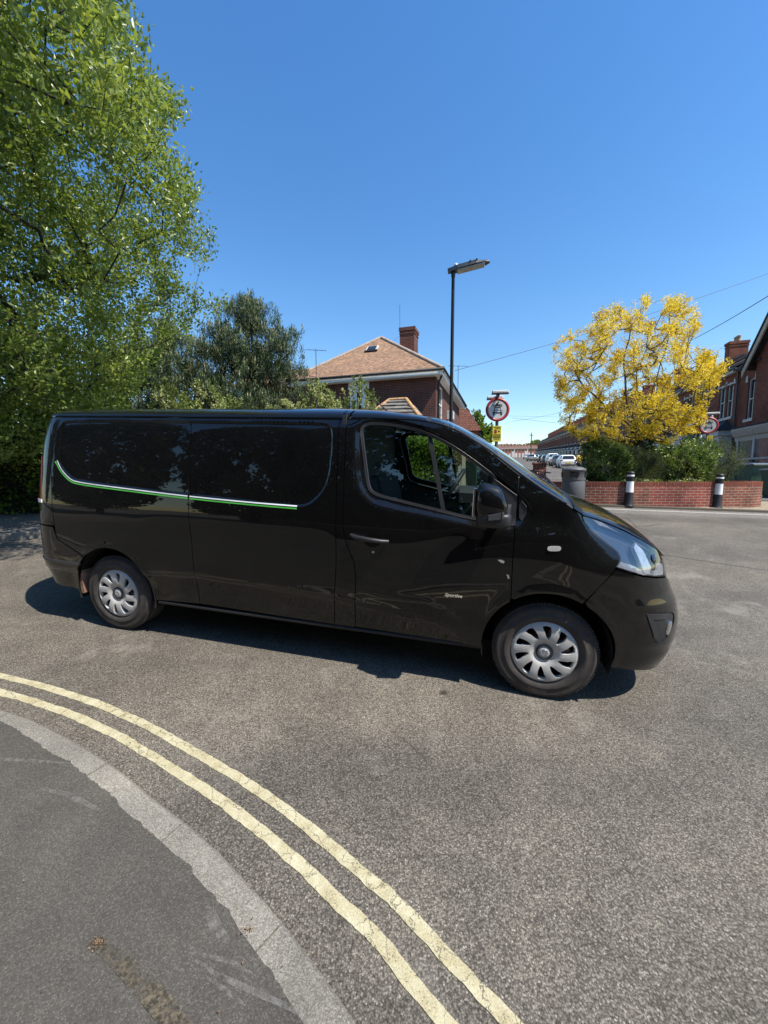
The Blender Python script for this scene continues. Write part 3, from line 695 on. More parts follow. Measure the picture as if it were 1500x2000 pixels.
Tp('cowl_lip', rect(.10, .172, .02, 1.0), mat('gloss_black_trim', (.006, .006, .007), .25), inset=0, off=.009, flange=.02, step=.03)
bon = Tp('bonnet', [(.178, 0.0), (1.30, 0.), (1.30, 1.), (.178, 1.)], PAINT, inset=.0015, flange=.02, step=.035)
# stripes on the side
def stripe(name, line, w, d, m, u0=-9, u1=9, off=.0022):
    L_ = [(a, b) for a, b in densify(line, .02, False) if u0 < a < u1]; A = np.array(L_); n = nrm(A)
    up = A - n * 0 + n * (d + w / 2); dn = A + n * (d - w / 2); V2 = np.concatenate([up, dn]); k = len(A)
    P, nn = QN(V2, off); F = [(i, i + 1, k + i + 1) for i in range(k - 1)] + [(i, k + i + 1, k + i) for i in range(k - 1)]
    F = np.array(F)
    for s in (-1, 1):
        q = np.array([1, s * -1., 1]) if s == 1 else np.ones(3)
        a_, b_2, c_ = (P[F[0]] * q)
        mk(name, P * q, F if s == 1 else F[:, ::-1].copy(), m, van, True, nn * q)
GRN = mat('green_vinyl', (.09, .48, .07), .35, var=.08); WVN = mat('white_vinyl', (.62, .66, .66), .35, var=.06)
for a, b in ((-4.2, -2.712), (-2.700, -1.7)):
    stripe('green_stripe', green, .0105, 0.0, GRN, a, b); stripe('white_stripe', green, .0085, .0165, WVN, a, b)
# windows
gm = panel('window', glassP, GLASS, inset=-.004, off=-.012, flange=0, parent=fd)
FRM = mat('window_rubber', (.035, .035, .037), .35)
panel('window_frame', offset_poly(glassP, -.016), FRM, holes=[offset_poly(glassP, .004)], inset=0, off=.004, flange=.02, step=.012, parent=fd, chamfer=1.)
bar = [(-.860, 1.760), (-.828, 1.748), (-.700, 1.240), (-.728, 1.245)]
panel('window_bar', bar, BLKPL, inset=0, off=-.004, flange=.012, step=.03, parent=fd)
sail = chaikin([(-.405, 1.480), (-.250, 1.375), (-.2455, 1.177), (-.349, 1.155), (-.47, 1.185), (-.47, 1.24), (-.405, 1.36)], 0)
sp = panel('corner_trim', offset_poly(sail, 0), BLKPL, inset=.002, off=.008, flange=.02, step=.03, parent=fd, chamfer=.8)
panel('corner_trim', chaikin([(-.238, 1.36), (-.170, 1.285), (-.225, 1.185)], 1), BLKPL, inset=0, off=.006, flange=.012, step=.03, chamfer=.8)
# inner lining (black box behind the skins) and cabin
lin = shp(-4.3, -.25, 60) + [(-.1, 1.39), (.35, 1.18), (.35, .80)] + [(.43, .36), (.43, .25)] + [(-.44, .25)] + [] 
lin = shp(-4.3, .34, 80) + [(.36, .80), (-.46, .78), (-.46, .30), (-3.03, .30), (-3.03, .80), (-3.95, .80), (-3.95, .40), (-4.3, .42)]
lin = [(a, b - .012 if b > 1 else b) for a, b in lin]
panel('inner_panel', lin, CABIN, holes=[offset_poly(glassP, -.03)], inset=0, off=-.05, flange=.03, step=.06)
Tp('inner_panel', rect(-4.3, -.88, 0.02, 1.), CABIN, inset=0, off=-.035, flange=0, step=.1)
mb = MB(); mb.box((-4.2, -.78, .26), (.55, .78, .30)); mb.box((-4.32, -.70, .30), (-4.26, .70, 1.75)); mb.box((.42, -.85, .30), (.60, .85, .84)); mb.box((.55, -.55, .34), (.66, .55, .84))
mb.build('underbody', DARK, van)
mb = MB(); mb.box((-4.0, -.925, .285), (-.40, -.80, .322), .01); mb.box((-4.0, .80, .285), (-.40, .925, .322), .01)
mb = MB(); mb.box((-3.08, -.930, .296), (-.405, -.80, .320), .006); mb.box((-3.08, .80, .296), (-.405, .930, .320), .006); mb.build('sill', RUB, van)
for cx in (-.005, -3.498):
    for s in (-1, 1):
        mb = MB(); A = arcpts(cx, .36, .408, 195, -15, 20); V = [(x, s * .945, z) for x, z in A] + [(x, s * .62, z) for x, z in A] + [(x, s * .62, .25) for x, z in A]
        mb.add(V, [(i, i + 1, 21 + i - 1 + 1 - 1 + 0 + 0 if 0 else 20 + i + 1, 20 + i) for i in range(19)] + [(20 + i, 20 + i + 1, 40 + i + 1, 40 + i) for i in range(19)])
        mb.build('wheel_arch_liner', DARK, van)
# mudflap behind the rear wheel
mud = mat('dusty_mudflap', (.30, .17, .11), .9, nscale=10, var=.25)
for s in (-1, 1):
    mb = MB(); mb.prism([(-3.925, .60), (-3.895, .62), (-3.870, .45), (-3.862, .30), (-3.885, .295), (-3.925, .40)], s * .72, s * .935); mb.build('mudflap', mud, van)
# wheels
def hub_mesh():
    c = [(cos(a) * .214, sin(a) * .214) for a in np.linspace(0, 2 * pi, 72, endpoint=False)]; H = []
    for k in range(10):
        th = 2 * pi * k / 10 + .15; pl = []
        for (r, da) in ((.096, .0), (.102, .06), (.118, .115), (.136, .135), (.150, .138), (.158, .165), (.186, .155), (.1905, .0), (.186, -.125), (.160, -.145), (.136, -.135), (.118, -.105), (.102, -.06)):
            tw = .16 * (r - .09) / .1; pl.append((r * cos(th + da + tw), r * sin(th + da + tw)))
        H.append(pl)
    V2, F = cdt(c, H, .011)
    r = np.hypot(V2[:, 0], V2[:, 1]); th = np.arctan2(V2[:, 1], V2[:, 0])
    def hf(r): return .930 + .010 * np.cos(np.clip((r - .14) / .075, -1, 1) * pi / 2) - .012 * sm((.100 - r) / .05) - .012 * sm((r - .198) / .016)
    h = hf(r); dh = (hf(r + .002) - hf(r - .002)) / .004
    ph = ((th - .15 - .16 * (r - .09) / .1) / (2 * pi / 10)) % 1.0; tilt = -.10 * np.where((r > .1) & (r < .196), np.sin(ph * 2 * pi), 0)
    N3 = np.stack([-dh * np.cos(th) - tilt * np.sin(th), -1 + 0 * r, -dh * np.sin(th) + tilt * np.cos(th)], 1); N3[:, 0] *= 1; 
    N3 = np.stack([-dh * np.cos(th) - tilt * np.sin(th), -np.ones_like(r), -dh * np.sin(th) + tilt * np.cos(th)], 1)
    N3 /= np.linalg.norm(N3, axis=1)[:, None]
    P = np.stack([V2[:, 0], -h + .93, V2[:, 1]], 1); return P, N3, F
HP, HN, HF = hub_mesh()
def wheel(cx, s, steer=0.):
    w = empty('wheel', parent=van); w.location = (cx, s * .93, .335); w.rotation_euler = (0, .11 if cx < -1 else .0, steer + (0 if s < 0 else pi))
    RM = Matrix.Rotation(radians(90), 4, 'X')   # lathe z -> -y (outward for the near side)
    prof = [(.198, -.03), (.207, -.012), (.218, -.004), (.232, .006), (.25, .0095), (.262, .010), (.264, .0075), (.282, .008), (.300, .002), (.304, .004), (.313, -.004), (.325, -.016), (.3325, -.032), (.335, -.045)]
    for q in (.062, .098, .135, .17): prof += [(.335, -q + .012), (.335, -q + .003), (.327, -q + .002), (.327, -q - .005), (.335, -q - .006)]
    prof = prof[:14] + sorted([p for p in prof[14:] if p[1] < -.046], key=lambda p: -p[1]) + [(.333, -.20), (.322, -.215), (.30, -.228), (.25, -.232), (.205, -.22)]
    mb = MB().lathe(prof, 96, RM); ty = mb.build('tyre', TYRE, w)
    # shoulder blocks
    mb = MB()
    for k in range(96):
        a = 2 * pi * k / 96; 
        mb.box((-.0075, .018, .3105), (.0075, .046, .3385 if k % 2 else .337), M=Matrix.Rotation(a, 4, 'Y'))
    mb.build('tread_block', TYRE, ty)
    for txt, a0, r0 in (('RADIAL', -62, .283), ('TUBELESS', -108, .270), ('ALL WEATHER', 105, .283)):
        TV, TF = TXT[txt]; V = []
        if a0 > 0:
            for x, y, z in TV: a = radians(a0) - (x - .0) / r0 + .35; r = r0 + y; V.append((r * cos(a), -.0105 + (.004 if r > .3 else 0), r * sin(a)))
        else:
            for x, y, z in TV: a = radians(a0) + x / r0; r = r0 + .012 - y; V.append((r * cos(a), -.0105, r * sin(a)))
        mb = MB(); mb.add(V, TF); mb.build('lettering', mat('worn_tyre_lettering', (.095, .085, .075), .7), ty, uv=False)
    hb = shell('hubcap', HP, HN, HF, SILVER, w, .026, False, .5)
    MB().lathe([(0., .001), (.020, .0005), (.034, -.003), (.042, -.010), (.046, -.022), (.046, -.035)], 40, RM).build('hub_cover', SILVER, hb)
    MB().lathe([(.017, .001), (.0185, .0035), (.0205, .0035), (.022, .0005)], 32, RM).build('emblem', CHROME, hb)
    mb = MB(); mb.prism([(-.012, .011), (.014, .011), (.0155, .006), (.002, .002), (.013, -.005), (.011, -.012), (-.014, -.011), (-.0155, -.006), (-.002, -.002), (-.013, .006)], -.0035, .0); mb.build('emblem', CHROME, hb)
    MB().lathe([(.046, .0), (.053, -.002), (.056, -.010)], 20, RM).build('hub_gap', RUB, hb)
    mb = MB().lathe([(.05, -.06), (.14, -.062), (.141, -.075), (.05, -.08)], 40, RM); mb.build('brake_disc', STEEL, w)
    mb = MB().lathe([(.2, -.008), (.196, -.06), (.185, -.2), (.0, -.2)], 48, RM)
    for k in range(5):
        a = 2 * pi * k / 5 + .3; mb.tube([(.05 * cos(a), .03, .05 * sin(a)), (.05 * cos(a), .06, .05 * sin(a))], .012, 6)
    mb.build('rim', mat('dark_steel_rim', (.03, .028, .026), .6), w)
    mb = MB()
    for a in (1.25, .55, .1): mb.box((.10, .028, -.022), (.165, .055, .022), .006, Matrix.Rotation(-a, 4, 'Y'))
    mb.build('brake_caliper', mat('rusty_caliper', (.20, .12, .09), .8), w)
    return w
TXT = {k: text_mesh(k, .027, 0) for k in ('RADIAL', 'TUBELESS', 'ALL WEATHER')}
for cx in (0., -3.498):
    for s in (-1, 1): wheel(cx, s, radians(-1) if cx == 0 else 0)
# lamps
REFL = mat('frosted_reflector', (.52, .54, .57), .30, .45, .5, var=.12, nscale=30)
def lamp_inner():
    hp = offset_poly(lampP, .004)
    hl = panel('headlight', hp, LENS, inset=0, off=-.001, flange=.0, step=.02)
    panel('lamp_housing', hp, mat('lamp_housing_black', (.030, .034, .042), .30, coat=.4, var=.02), inset=0, off=-.050, flange=-.045, step=.03, parent=hl)
    wedge = [(.412, .966), (.440, .998), (.53, .975), (.66, .925), (.72, .915), (.617, .914)]
    panel('reflector', wedge, REFL, inset=0, off=-.010, flange=.02, step=.02, parent=hl)
    panel('reflector', [(.615, .928), (.675, .912), (.700, .96), (.66, 1.06), (.60, 1.105), (.575, 1.075), (.60, 1.0)], REFL, inset=0, off=-.007, flange=.03, step=.012, parent=hl)
    panel('reflector', [(.73, .902), (.91, .885), (.93, .94), (.88, .965), (.81, .925), (.75, .93)], REFL, inset=0, off=-.014, flange=.02, step=.015, parent=hl)
    for i, s in enumerate((-1, 1)):
        P, n = QN(np.array([[.77, .995]]), -.02); p = P[0] * ([1, 1, 1] if s < 0 else [1, -1, 1]); 
        mb = MB().lathe([(.0, .0), (.03, .008), (.044, .0), (.047, -.02)], 24, Matrix.Translation(p) @ Matrix.Rotation(radians(90), 4, 'Y') @ Matrix.Rotation(0, 4, 'X'))
        mb.build('projector', mat('projector_glass', (.02, .02, .03), .05, coat=1.), hl[i])
    return hl
lamp_inner()
fg = panel('fog_light', fogP, BLKPL, inset=.004, off=-.006, flange=.03, step=.02, chamfer=.8)
panel('fog_bezel', [(.585, .672), (.80, .650), (.76, .62), (.64, .63), (.70, .485), (.655, .50), (.61, .60)], mat('fog_bezel_black', (.03, .031, .033), .38), inset=0, off=.001, flange=.01, step=.02, parent=fg, chamfer=1.2)
panel('fog_lens', chaikin([(.795, .595), (.838, .596), (.832, .545), (.795, .500), (.778, .51), (.785, .55)], 1), CHROME, inset=0, off=.002, flange=.02, step=.015, parent=fg)
ind = chaikin([(-.052, 1.048), (-.046, 1.067), (.018, 1.073), (.030, 1.067), (.028, 1.048), (.012, 1.040), (-.040, 1.036)], 1)
panel('side_indicator', ind, mat('white_indicator_lens', (.55, .54, .5), .12, coat=1.), inset=0, off=.006, flange=.01, step=.012, chamfer=.9)
# handle
for i, s in enumerate((-1, 1)):
    mb = MB(); M_ = Matrix.Diagonal((1, s * -1, 1, 1))
    mb.tube([(-1.345, -.985, 1.040), (-1.30, -1.012, 1.033), (-1.2, -1.022, 1.024), (-1.12, -1.015, 1.018), (-1.075, -.985, 1.014)], [.012, .016, .0165, .016, .013], 10); mb.V = [tuple(M_ @ Vector(v)) for v in mb.V]
    mb.build('door_handle', BLKPL, fd[i])
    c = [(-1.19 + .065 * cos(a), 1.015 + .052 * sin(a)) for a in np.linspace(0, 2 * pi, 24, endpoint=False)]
panel('handle_recess_shade', c, mat('recess_shade_black', (.002, .002, .002), .9, spec=.1), inset=0, off=.0012, flange=.0, step=.02, parent=fd)  # flat disc on the skin, shade of the handle recess put into its black
c = [(-1.184 + .009 * cos(a), .927 + .009 * sin(a)) for a in np.linspace(0, 2 * pi, 14, endpoint=False)]
panel('key_lock', c, mat('key_metal', (.3, .3, .3), .4, .8), inset=0, off=.003, flange=.003, step=.02, parent=fd)
# badge
TV, TF = text_mesh('Sportive', .034, .3, .0012)
x0 = TV[:, 0].min(); TV = TV.copy(); TV[:, 0] = (TV[:, 0] - x0) / (TV[:, 0].max() - x0) * .118 - .672; TV[:, 1] += .668
P, n = QN(TV[:, :2], .004); mb = MB(); mb.add(P, TF); mb.build('badge', CHROME, fd[0], uv=False)
# small pale marks laid on door and wing
PALE = mat('pale_mark_grey', (.34, .33, .31), .5)
for pl in ([(-.345, .952), (-.318, .955), (-.300, .945), (-.305, .932), (-.325, .936)], [(-.283, .862), (-.268, .858), (-.262, .835), (-.272, .832)]):
    panel('pale_mark', pl, PALE, inset=0, off=.0015, flange=0, step=.01, parent=fd[0], sides=(-1,))
# mirrors
for i, s in enumerate((-1, 1)):
    mr = empty('wing_mirror', parent=van)
    M_ = Matrix.Diagonal((1, s * -1, 1, 1))
    def sup(cx, cy, cz, rx, ry, rz, e, nu=28, nv=18, fx=None):
        V = []; sp = lambda v, k: math.copysign(abs(v) ** k, v)
        for a in range(nv + 1):
            ph = -pi / 2 + pi * a / nv
            for b in range(nu):
                th = 2 * pi * b / nu; x = sp(cos(ph), e) * sp(cos(th), e); y = sp(cos(ph), e) * sp(sin(th), e); z = sp(sin(ph), e)
                if fx: x, y, z = fx(x, y, z)
                V.append((cx + rx * x, cy + ry * y, cz + rz * z))
        F = [(a * nu + b, a * nu + (b + 1) % nu, (a + 1) * nu + (b + 1) % nu, (a + 1) * nu + b) for a in range(nv) for b in range(nu)]
        return V, F
    taper = lambda x, y, z: (x * (1 - .22 * max(z, 0)) - .10 * z - .10, y * (1 - .1 * abs(z)), z + .12 * x * (z > 0) * -1)
    V, F = sup(-.405, -1.11, 1.335, .098, .105, .118, .55, fx=taper); mb = MB(); mb.add([tuple(M_ @ Vector(v)) for v in V], F, True); mb.build('mirror_shell', PAINT, mr)
    V, F = sup(-.395, -1.10, 1.242, .104, .108, .052, .5); mb = MB(); mb.add([tuple(M_ @ Vector(v)) for v in V], F, True); mb.build('mirror_base', BLKPL, mr)
    mb = MB(); bpts = [(-.43, -1.222, 1.262), (-.36, -1.205, 1.276), (-.315, -1.15, 1.295), (-.305, -1.07, 1.30), (-.33, -.96, 1.27)]
    for j in range(len(bpts) - 1):
        a, b = Vector(bpts[j]), Vector(bpts[j + 1]); d = (b - a).normalized(); q = Vector((0, 0, 1)); o_ = d.cross(q).normalized() * .012; h1 = .014 + .006 * j; h2 = .014 + .006 * (j + 1)
        V = [a - q * h1, a + q * h1, b + q * h2, b - q * h2]; V = [tuple(v + o_) for v in V] + [tuple(v - o_) for v in V]
        mb.add(V, [(0, 1, 2, 3), (7, 6, 5, 4), (0, 4, 5, 1), (1, 5, 6, 2), (2, 6, 7, 3), (3, 7, 4, 0)])
    mb.V = [tuple(M_ @ Vector(v)) for v in mb.V]; mb.build('mirror_arm', GREYPL, mr)
    mb = MB(); mb.box((-.522, -1.19, 1.26), (-.505, -1.04, 1.43), .008); mb.V = [tuple(M_ @ Vector(v)) for v in mb.V]; mb.build('mirror_glass', CHROME, mr)
# aerial, wipers
mb = MB(); mb.tube([(-1.30, .0, 1.955), (-1.34, 0, 1.985), (-1.46, 0, 2.085)], [.02, .008, .004], 8); mb.build('aerial', RUB, van)
for a, b in (((.08, -.55, 1.365), (.02, .10, 1.475)), ((.09, .15, 1.40), (.03, .75, 1.40))):
    mb = MB(); A_, B_ = Vector(a), Vector(b); mb.tube([A_, A_.lerp(B_, .5) + Vector((-.02, 0, .03)), B_], [.012, .008, .005], 6); mb.tube([B_ + Vector((.03, -.3, .02)), B_ + Vector((-.02, .25, .01))], .006, 5)
    mb.build('wiper', RUB, van)
# cabin
mb = MB(); mb.box((-1.47, -.84, .35), (-1.44, .84, 1.88)); mb.build('bulkhead', CABIN, van)
for y0, w in ((-.45, .52), (.28, .85)):
    st = empty('seat', parent=van); M_ = Matrix.Translation((-1.02, y0, .80))
    mb = MB().box((-.28, -w / 2, -.12), (.28, w / 2, .08), .06, M_); mb.build('seat_base', SEATM, st)
    M2 = M_ @ Matrix.Translation((-.27, 0, .0)) @ Matrix.Rotation(radians(-14), 4, 'Y')
    mb = MB().box((-.09, -w / 2, 0), (.06, w / 2, .62), .06, M2); mb.build('backrest', SEATM, st)
    for yy in ((0,) if w < .6 else (-.2, .22)):
        mb = MB().box((-.07, yy - .13, .67), (.03, yy + .13, .86), .04, M2).tube([M2 @ Vector((-.02, yy - .05, .6)), M2 @ Vector((-.02, yy - .05, .7))], .006, 5); mb.build('headrest', SEATM, st)
da = MB(); prof = [(-.62, .95), (-.60, 1.18), (-.54, 1.27), (-.42, 1.30), (-.15, 1.335), (.06, 1.345), (.06, .85), (-.35, .80)]
da.prism(prof, -.84, .84); da.build('dashboard', CABIN, van)
mb = MB().box((-.66, -.62, 1.24), (-.40, -.28, 1.37), .05); mb.tube([(-.75, -.45, 1.17), (-.52, -.45, 1.13)], .035, 10); mb.build('instrument_hood', CABIN, van)
mb = MB().lathe([(.0, -.01), (.045, -.01), (.048, 0), (.045, .01), (.0, .01)], 20, Matrix.Translation((-.60, -.76, 1.22)) @ Matrix.Rotation(radians(70), 4, 'Y')); mb.build('air_vent', GREYPL, van)
sw = empty('steering_wheel', parent=van); sw.location = (-.70, -.42, 1.335); sw.rotation_euler = (0, radians(-62), 0)
mb = MB(); n = 48; mb.tube([(.185 * cos(2 * pi * k / n), .185 * sin(2 * pi * k / n), 0) for k in range(n + 1)], .0165, 10, False); mb.build('steering_rim', RUB, sw)
mb = MB()
for a in (90, -90, 180): mb.tube([(.04 * cos(radians(a)), .04 * sin(radians(a)), -.03), (.18 * cos(radians(a)), .18 * sin(radians(a)), 0)], .014, 6)
mb.lathe([(.0, .0), (.05, -.005), (.065, -.02), (.05, -.05), (0, -.05)], 20); mb.build('steering_boss', CABIN, sw)
mb = MB(); mb.tube([(-.33, -.62, 1.30), (-.36, -.60, 1.42)], .03, 8); mb.build('phone_holder', RUB, van)
mb = MB(); mb.box((-.9, -.12, 1.78), (-.87, .12, 1.85), .02); mb.build('interior_mirror', RUB, van)
# =================================================================== foliage tools
def leafcloud(name, C, D, L, W, m, parent, seed=0, cv=None, fold=.25, droop=0.):
    r = np.random.default_rng(seed); n = len(C); D = D / (np.linalg.norm(D, axis=1)[:, None] + 1e-9)
    L = L * r.uniform(.65, 1.25, n)[:, None]; Wd = W * r.uniform(.7, 1.25, n)[:, None]
    S = np.cross(D, r.normal(0, 1, (n, 3)) + [0, 0, .6]); S /= np.linalg.norm(S, axis=1)[:, None] + 1e-9
    Nn = np.cross(D, S); mid = C + D * L * .45 + Nn * Wd * fold
    tip = C + D * L - np.array([0, 0, 1]) * L * droop
    V = np.stack([C, mid + S * Wd * .5, tip, mid - S * Wd * .5], 1).reshape(-1, 3)
    b = np.arange(n) * 4; F = np.concatenate([np.stack([b, b + 1, b + 2], 1), np.stack([b, b + 2, b + 3], 1)])
    cv = r.uniform(0, 1, n) if cv is None else np.clip(cv + r.normal(0, .13, n), 0, 1)
    return mk(name, V, F, m, parent, attr=np.repeat(cv, 4))
def tubes_np(name, segs, m, parent, n=5):
    """segs: list of (P0,P1,r0,r1)"""
    A = np.array([s[0] for s in segs], float); B = np.array([s[1] for s in segs], float); r0 = np.array([s[2] for s in segs]); r1 = np.array([s[3] for s in segs])
    d = B - A; d /= np.linalg.norm(d, axis=1)[:, None] + 1e-9; h = np.where(np.abs(d[:, 2:3]) < .9, [[0, 0, 1.]], [[1., 0, 0]])
    a = np.cross(d, h); a /= np.linalg.norm(a, axis=1)[:, None]; b = np.cross(d, a); t = 2 * pi * np.arange(n) / n
    ring = a[:, None] * np.cos(t)[None, :, None] + b[:, None] * np.sin(t)[None, :, None]
    V = np.concatenate([A[:, None] + ring * r0[:, None, None], B[:, None] + ring * r1[:, None, None]], 1).reshape(-1, 3)
    base = (np.arange(len(A)) * 2 * n)[:, None]; k = np.arange(n)[None]
    F = np.stack([base + k, base + (k + 1) % n, base + n + (k + 1) % n, base + n + k], -1).reshape(-1, 4)
    return mk(name, V, F, m, parent, True)
def grow(limbs, tips, seed=0, r_tip=.003, step=.22, rmax=.12, grav=.0):
    """limbs: polylines [(p...), ...]; tips: attractors; returns segments and for every tip its direction"""
    r = np.random.default_rng(seed); nodes = []; par = []
    for L in limbs:
        P = np.array(L, float); d = np.r_[0, np.cumsum(np.linalg.norm(np.diff(P, axis=0), axis=1))]; k = max(2, int(d[-1] / step)); t = np.linspace(0, d[-1], k)
        Q_ = np.stack([np.interp(t, d, P[:, c]) for c in range(3)], 1); Q_[1:-1] += r.normal(0, step * .07, (k - 2, 3))
        prev = -1
        if nodes:
            dd = np.linalg.norm(np.array(nodes) - Q_[0], axis=1); prev = int(dd.argmin())
        for q in Q_: nodes.append(q); par.append(prev); prev = len(nodes) - 1
    base = np.array(nodes[0]); order = np.argsort(np.linalg.norm(tips - base, axis=1)); dirs = np.zeros_like(tips); arr = np.zeros((len(tips) * 12 + len(nodes) + 10, 3)); cnt = len(nodes); arr[:cnt] = nodes
    par = list(par); tipn = []
    for i in order:
        q = tips[i]; dd = np.linalg.norm(arr[:cnt] - q, axis=1) + .25 * np.linalg.norm(arr[:cnt] - base, axis=1) * 0; j = int(dd.argmin()); L = np.linalg.norm(q - arr[j]); k = max(1, min(10, int(L / step))); prev = j; p0 = arr[j].copy()
        side = r.normal(0, .10 * L, 3)
        for s in range(1, k + 1):
            f = s / k; p = p0 + (q - p0) * f + side * math.sin(pi * f) + np.array([0, 0, -grav * L * math.sin(pi * f)])
            arr[cnt] = p; par.append(prev); prev = cnt; cnt += 1
        tipn.append(prev); v = arr[prev] - arr[par[prev]]; dirs[i] = v / (np.linalg.norm(v) + 1e-9)
    w = np.zeros(cnt)
    for t in tipn: w[t] += 1
    for i in range(cnt - 1, 0, -1):
        if par[i] >= 0: w[par[i]] += w[i]
    rad = np.minimum(r_tip * np.maximum(w, 1) ** .46, rmax)
    segs = [(arr[par[i]], arr[i], rad[par[i]] if rad[par[i]] < rad[i] * 2.2 else rad[i] * 1.4, rad[i]) for i in range(cnt) if par[i] >= 0]
    return segs, dirs
def ell(n, c, r, seed, shellp=.55, cond=None):
    R_ = np.random.default_rng(seed); out = []
    while sum(len(o) for o in out) < n:
        v = R_.normal(0, 1, (n * 2, 3)); v /= np.linalg.norm(v, axis=1)[:, None]; rr = R_.uniform(0, 1, (n * 2, 1)) ** (1 / 3. * (1 - shellp) + .0) 
        p = np.array(c) + v * rr * np.array(r)
        if cond is not None: p = p[cond(p)]
        out.append(p)
    return np.concatenate(out)[:n]
def sprig(tips, dirs, n, length, seed, spread=.8, up=.25):
    """leaf bases and directions along a short twig at every tip"""
    r = np.random.default_rng(seed); k = len(tips); T = r.uniform(-.75, .35, (k, n, 1)); C = tips[:, None] + dirs[:, None] * T * length + r.normal(0, length * .14, (k, n, 3))
    D = dirs[:, None] * .7 + r.normal(0, spread, (k, n, 3)) + [0, 0, up]
    return C.reshape(-1, 3), D.reshape(-1, 3)
BARK = mat('grey_bark', (.10, .085, .065), .9, nscale=14, bmp=.5, var=.3)
BARKD = mat('dark_bark', (.035, .028, .022), .9, nscale=14, bmp=.4, var=.3)
LF1 = leafmat('privet_leaf', [(0, (.035, .072, .012)), (.45, (.105, .185, .026)), (.8, (.20, .29, .04)), (1, (.32, .40, .08))], .42, .38)
LFT = leafmat('tree_leaf', [(0, (.045, .082, .020)), (.45, (.140, .200, .040)), (.8, (.25, .32, .065)), (1, (.38, .44, .13))], .48, .36, .55)
LFD = leafmat('dark_hedge_leaf', [(0, (.010, .026, .008)), (.6, (.028, .060, .014)), (1, (.07, .12, .03))], .25, .35)
LFY = leafmat('golden_leaf', [(0, (.46, .33, .02)), (.4, (.80, .56, .025)), (.8, (.90, .70, .07)), (1, (.90, .82, .40))], .40, .5)
LFP = leafmat('pine_needle', [(0, (.018, .034, .013)), (.5, (.075, .110, .042)), (.9, (.18, .215, .085)), (1, (.28, .27, .12))], .15, .5)
LFV = leafmat('variegated_leaf', [(0, (.09, .13, .03)), (.45, (.22, .27, .08)), (1, (.50, .50, .25))], .3, .5)
LFS = leafmat('laurel_leaf', [(0, (.038, .075, .02)), (.5, (.12, .19, .045)), (.85, (.25, .33, .09)), (1, (.44, .48, .22))], .3, .3)
LFR = leafmat('rosemary_leaf', [(0, (.040, .060, .022)), (.6, (.115, .15, .055)), (1, (.26, .28, .12))], .2, .5)
LFI = leafmat('ivy_leaf', [(0, (.012, .030, .008)), (.6, (.04, .085, .015)), (1, (.10, .16, .03))], .2, .4)
# ---- big overhanging tree, left
bt = empty('broadleaf_tree', (-9.3, 8.6, g(-9.3, 8.6)), label='tall bushy green tree overhanging the hedge and pavement behind the van', cat='tree')
bo = np.array(bt.location)
def prj(x, y, z):
    c, s = cos(radians(5.4)), sin(radians(5.4)); dz = z - CAMZ; d = np.maximum(y * c - dz * s, .3); return 750 + 760 * x / d, 1000 - 760 * (y * s + dz * c) / d
def bcond(p):
    x, y, z = p[:, 0], p[:, 1], p[:, 2]; px, py = prj(x, y, z)
    lim = np.interp(py, [-400, 0, 70, 140, 190, 215, 240, 300, 330, 370, 420, 470, 520, 570, 600, 640, 700, 800, 900], [180, 235, 285, 300, 350, 358, 318, 330, 372, 395, 372, 425, 400, 440, 436, 372, 300, 250, 120])
    return (px < lim - 4) & ((y > 3.1) | (px < 130) | (py < -120)) & (y > 1.8) & (x > -9.8) & (z > 1.9)
tips = ell(4300, (-7.6, 7.7, 6.0), (4.9, 3.0, 6.6), 11, .35, bcond)
tips = np.concatenate([tips, ell(420, (-3.4, 4.3, 6.0), (1.8, 2.1, 1.1), 12, .2, bcond), ell(500, (-5.6, 5.4, 5.0), (2.2, 1.5, 2.6), 13, .3, bcond)])
tips = np.concatenate([tips, ell(700, (-7.0, 9.2, 3.0), (3.6, 1.6, 1.7), 14, .1, bcond)])
_px, _py = prj(tips[:, 0], tips[:, 1], tips[:, 2]); _lim = np.interp(_py, [-400, 0, 100, 300, 500, 700], [230, 240, 290, 330, 420, 400])
_f = np.sin(tips[:, 0] * 2.9 + tips[:, 2] * 1.7) + np.sin(tips[:, 2] * 3.1 - tips[:, 1] * 2.3) + np.sin(tips[:, 1] * 3.7 + tips[:, 0] * 1.3)
tips = tips[(_f > -.55) | (_px < _lim - 230) & (_f > -1.3) | (tips[:, 2] < 4.0)]
rb = np.random.default_rng(3)
limbs = [[(-9.3, 8.6, .2), (-9.1, 8.4, 2.5), (-8.7, 8.1, 5.0), (-7.9, 7.7, 8), (-7.0, 7.4, 11)], [(-9.0, 8.3, 2.8), (-7.6, 7.5, 4.3), (-5.6, 7.0, 5.4), (-4.2, 6.9, 6.0)],
         [(-8.8, 8.1, 4.6), (-7.2, 7.7, 6.8), (-5.6, 7.4, 8.3), (-4.6, 7.2, 9.2)], [(-9.0, 8.2, 3.0), (-8.0, 6.8, 5), (-7.0, 5.8, 7)], [(-8.9, 8.2, 2.4), (-7, 7.5, 3.2), (-5.0, 7.3, 3.7), (-4.0, 7.6, 4.2)], [(-8.4, 8, 6.2), (-8.6, 7.2, 9), (-8.6, 6.8, 11.5)], [(-8.9, 8.2, 3.4), (-7.2, 6.6, 5.2), (-5.2, 5.2, 6.1), (-3.0, 4.2, 6.3)]]
segs, dirs = grow(limbs, tips, 4, .0022, .3, .09, .0)
tubes_np('trunk', [(a - bo, b - bo, c, d) for a, b, c, d in segs], BARKD, bt)
C_, D_ = sprig(tips, dirs * .6 + [.25, 0, .25], 36, .55, 7)
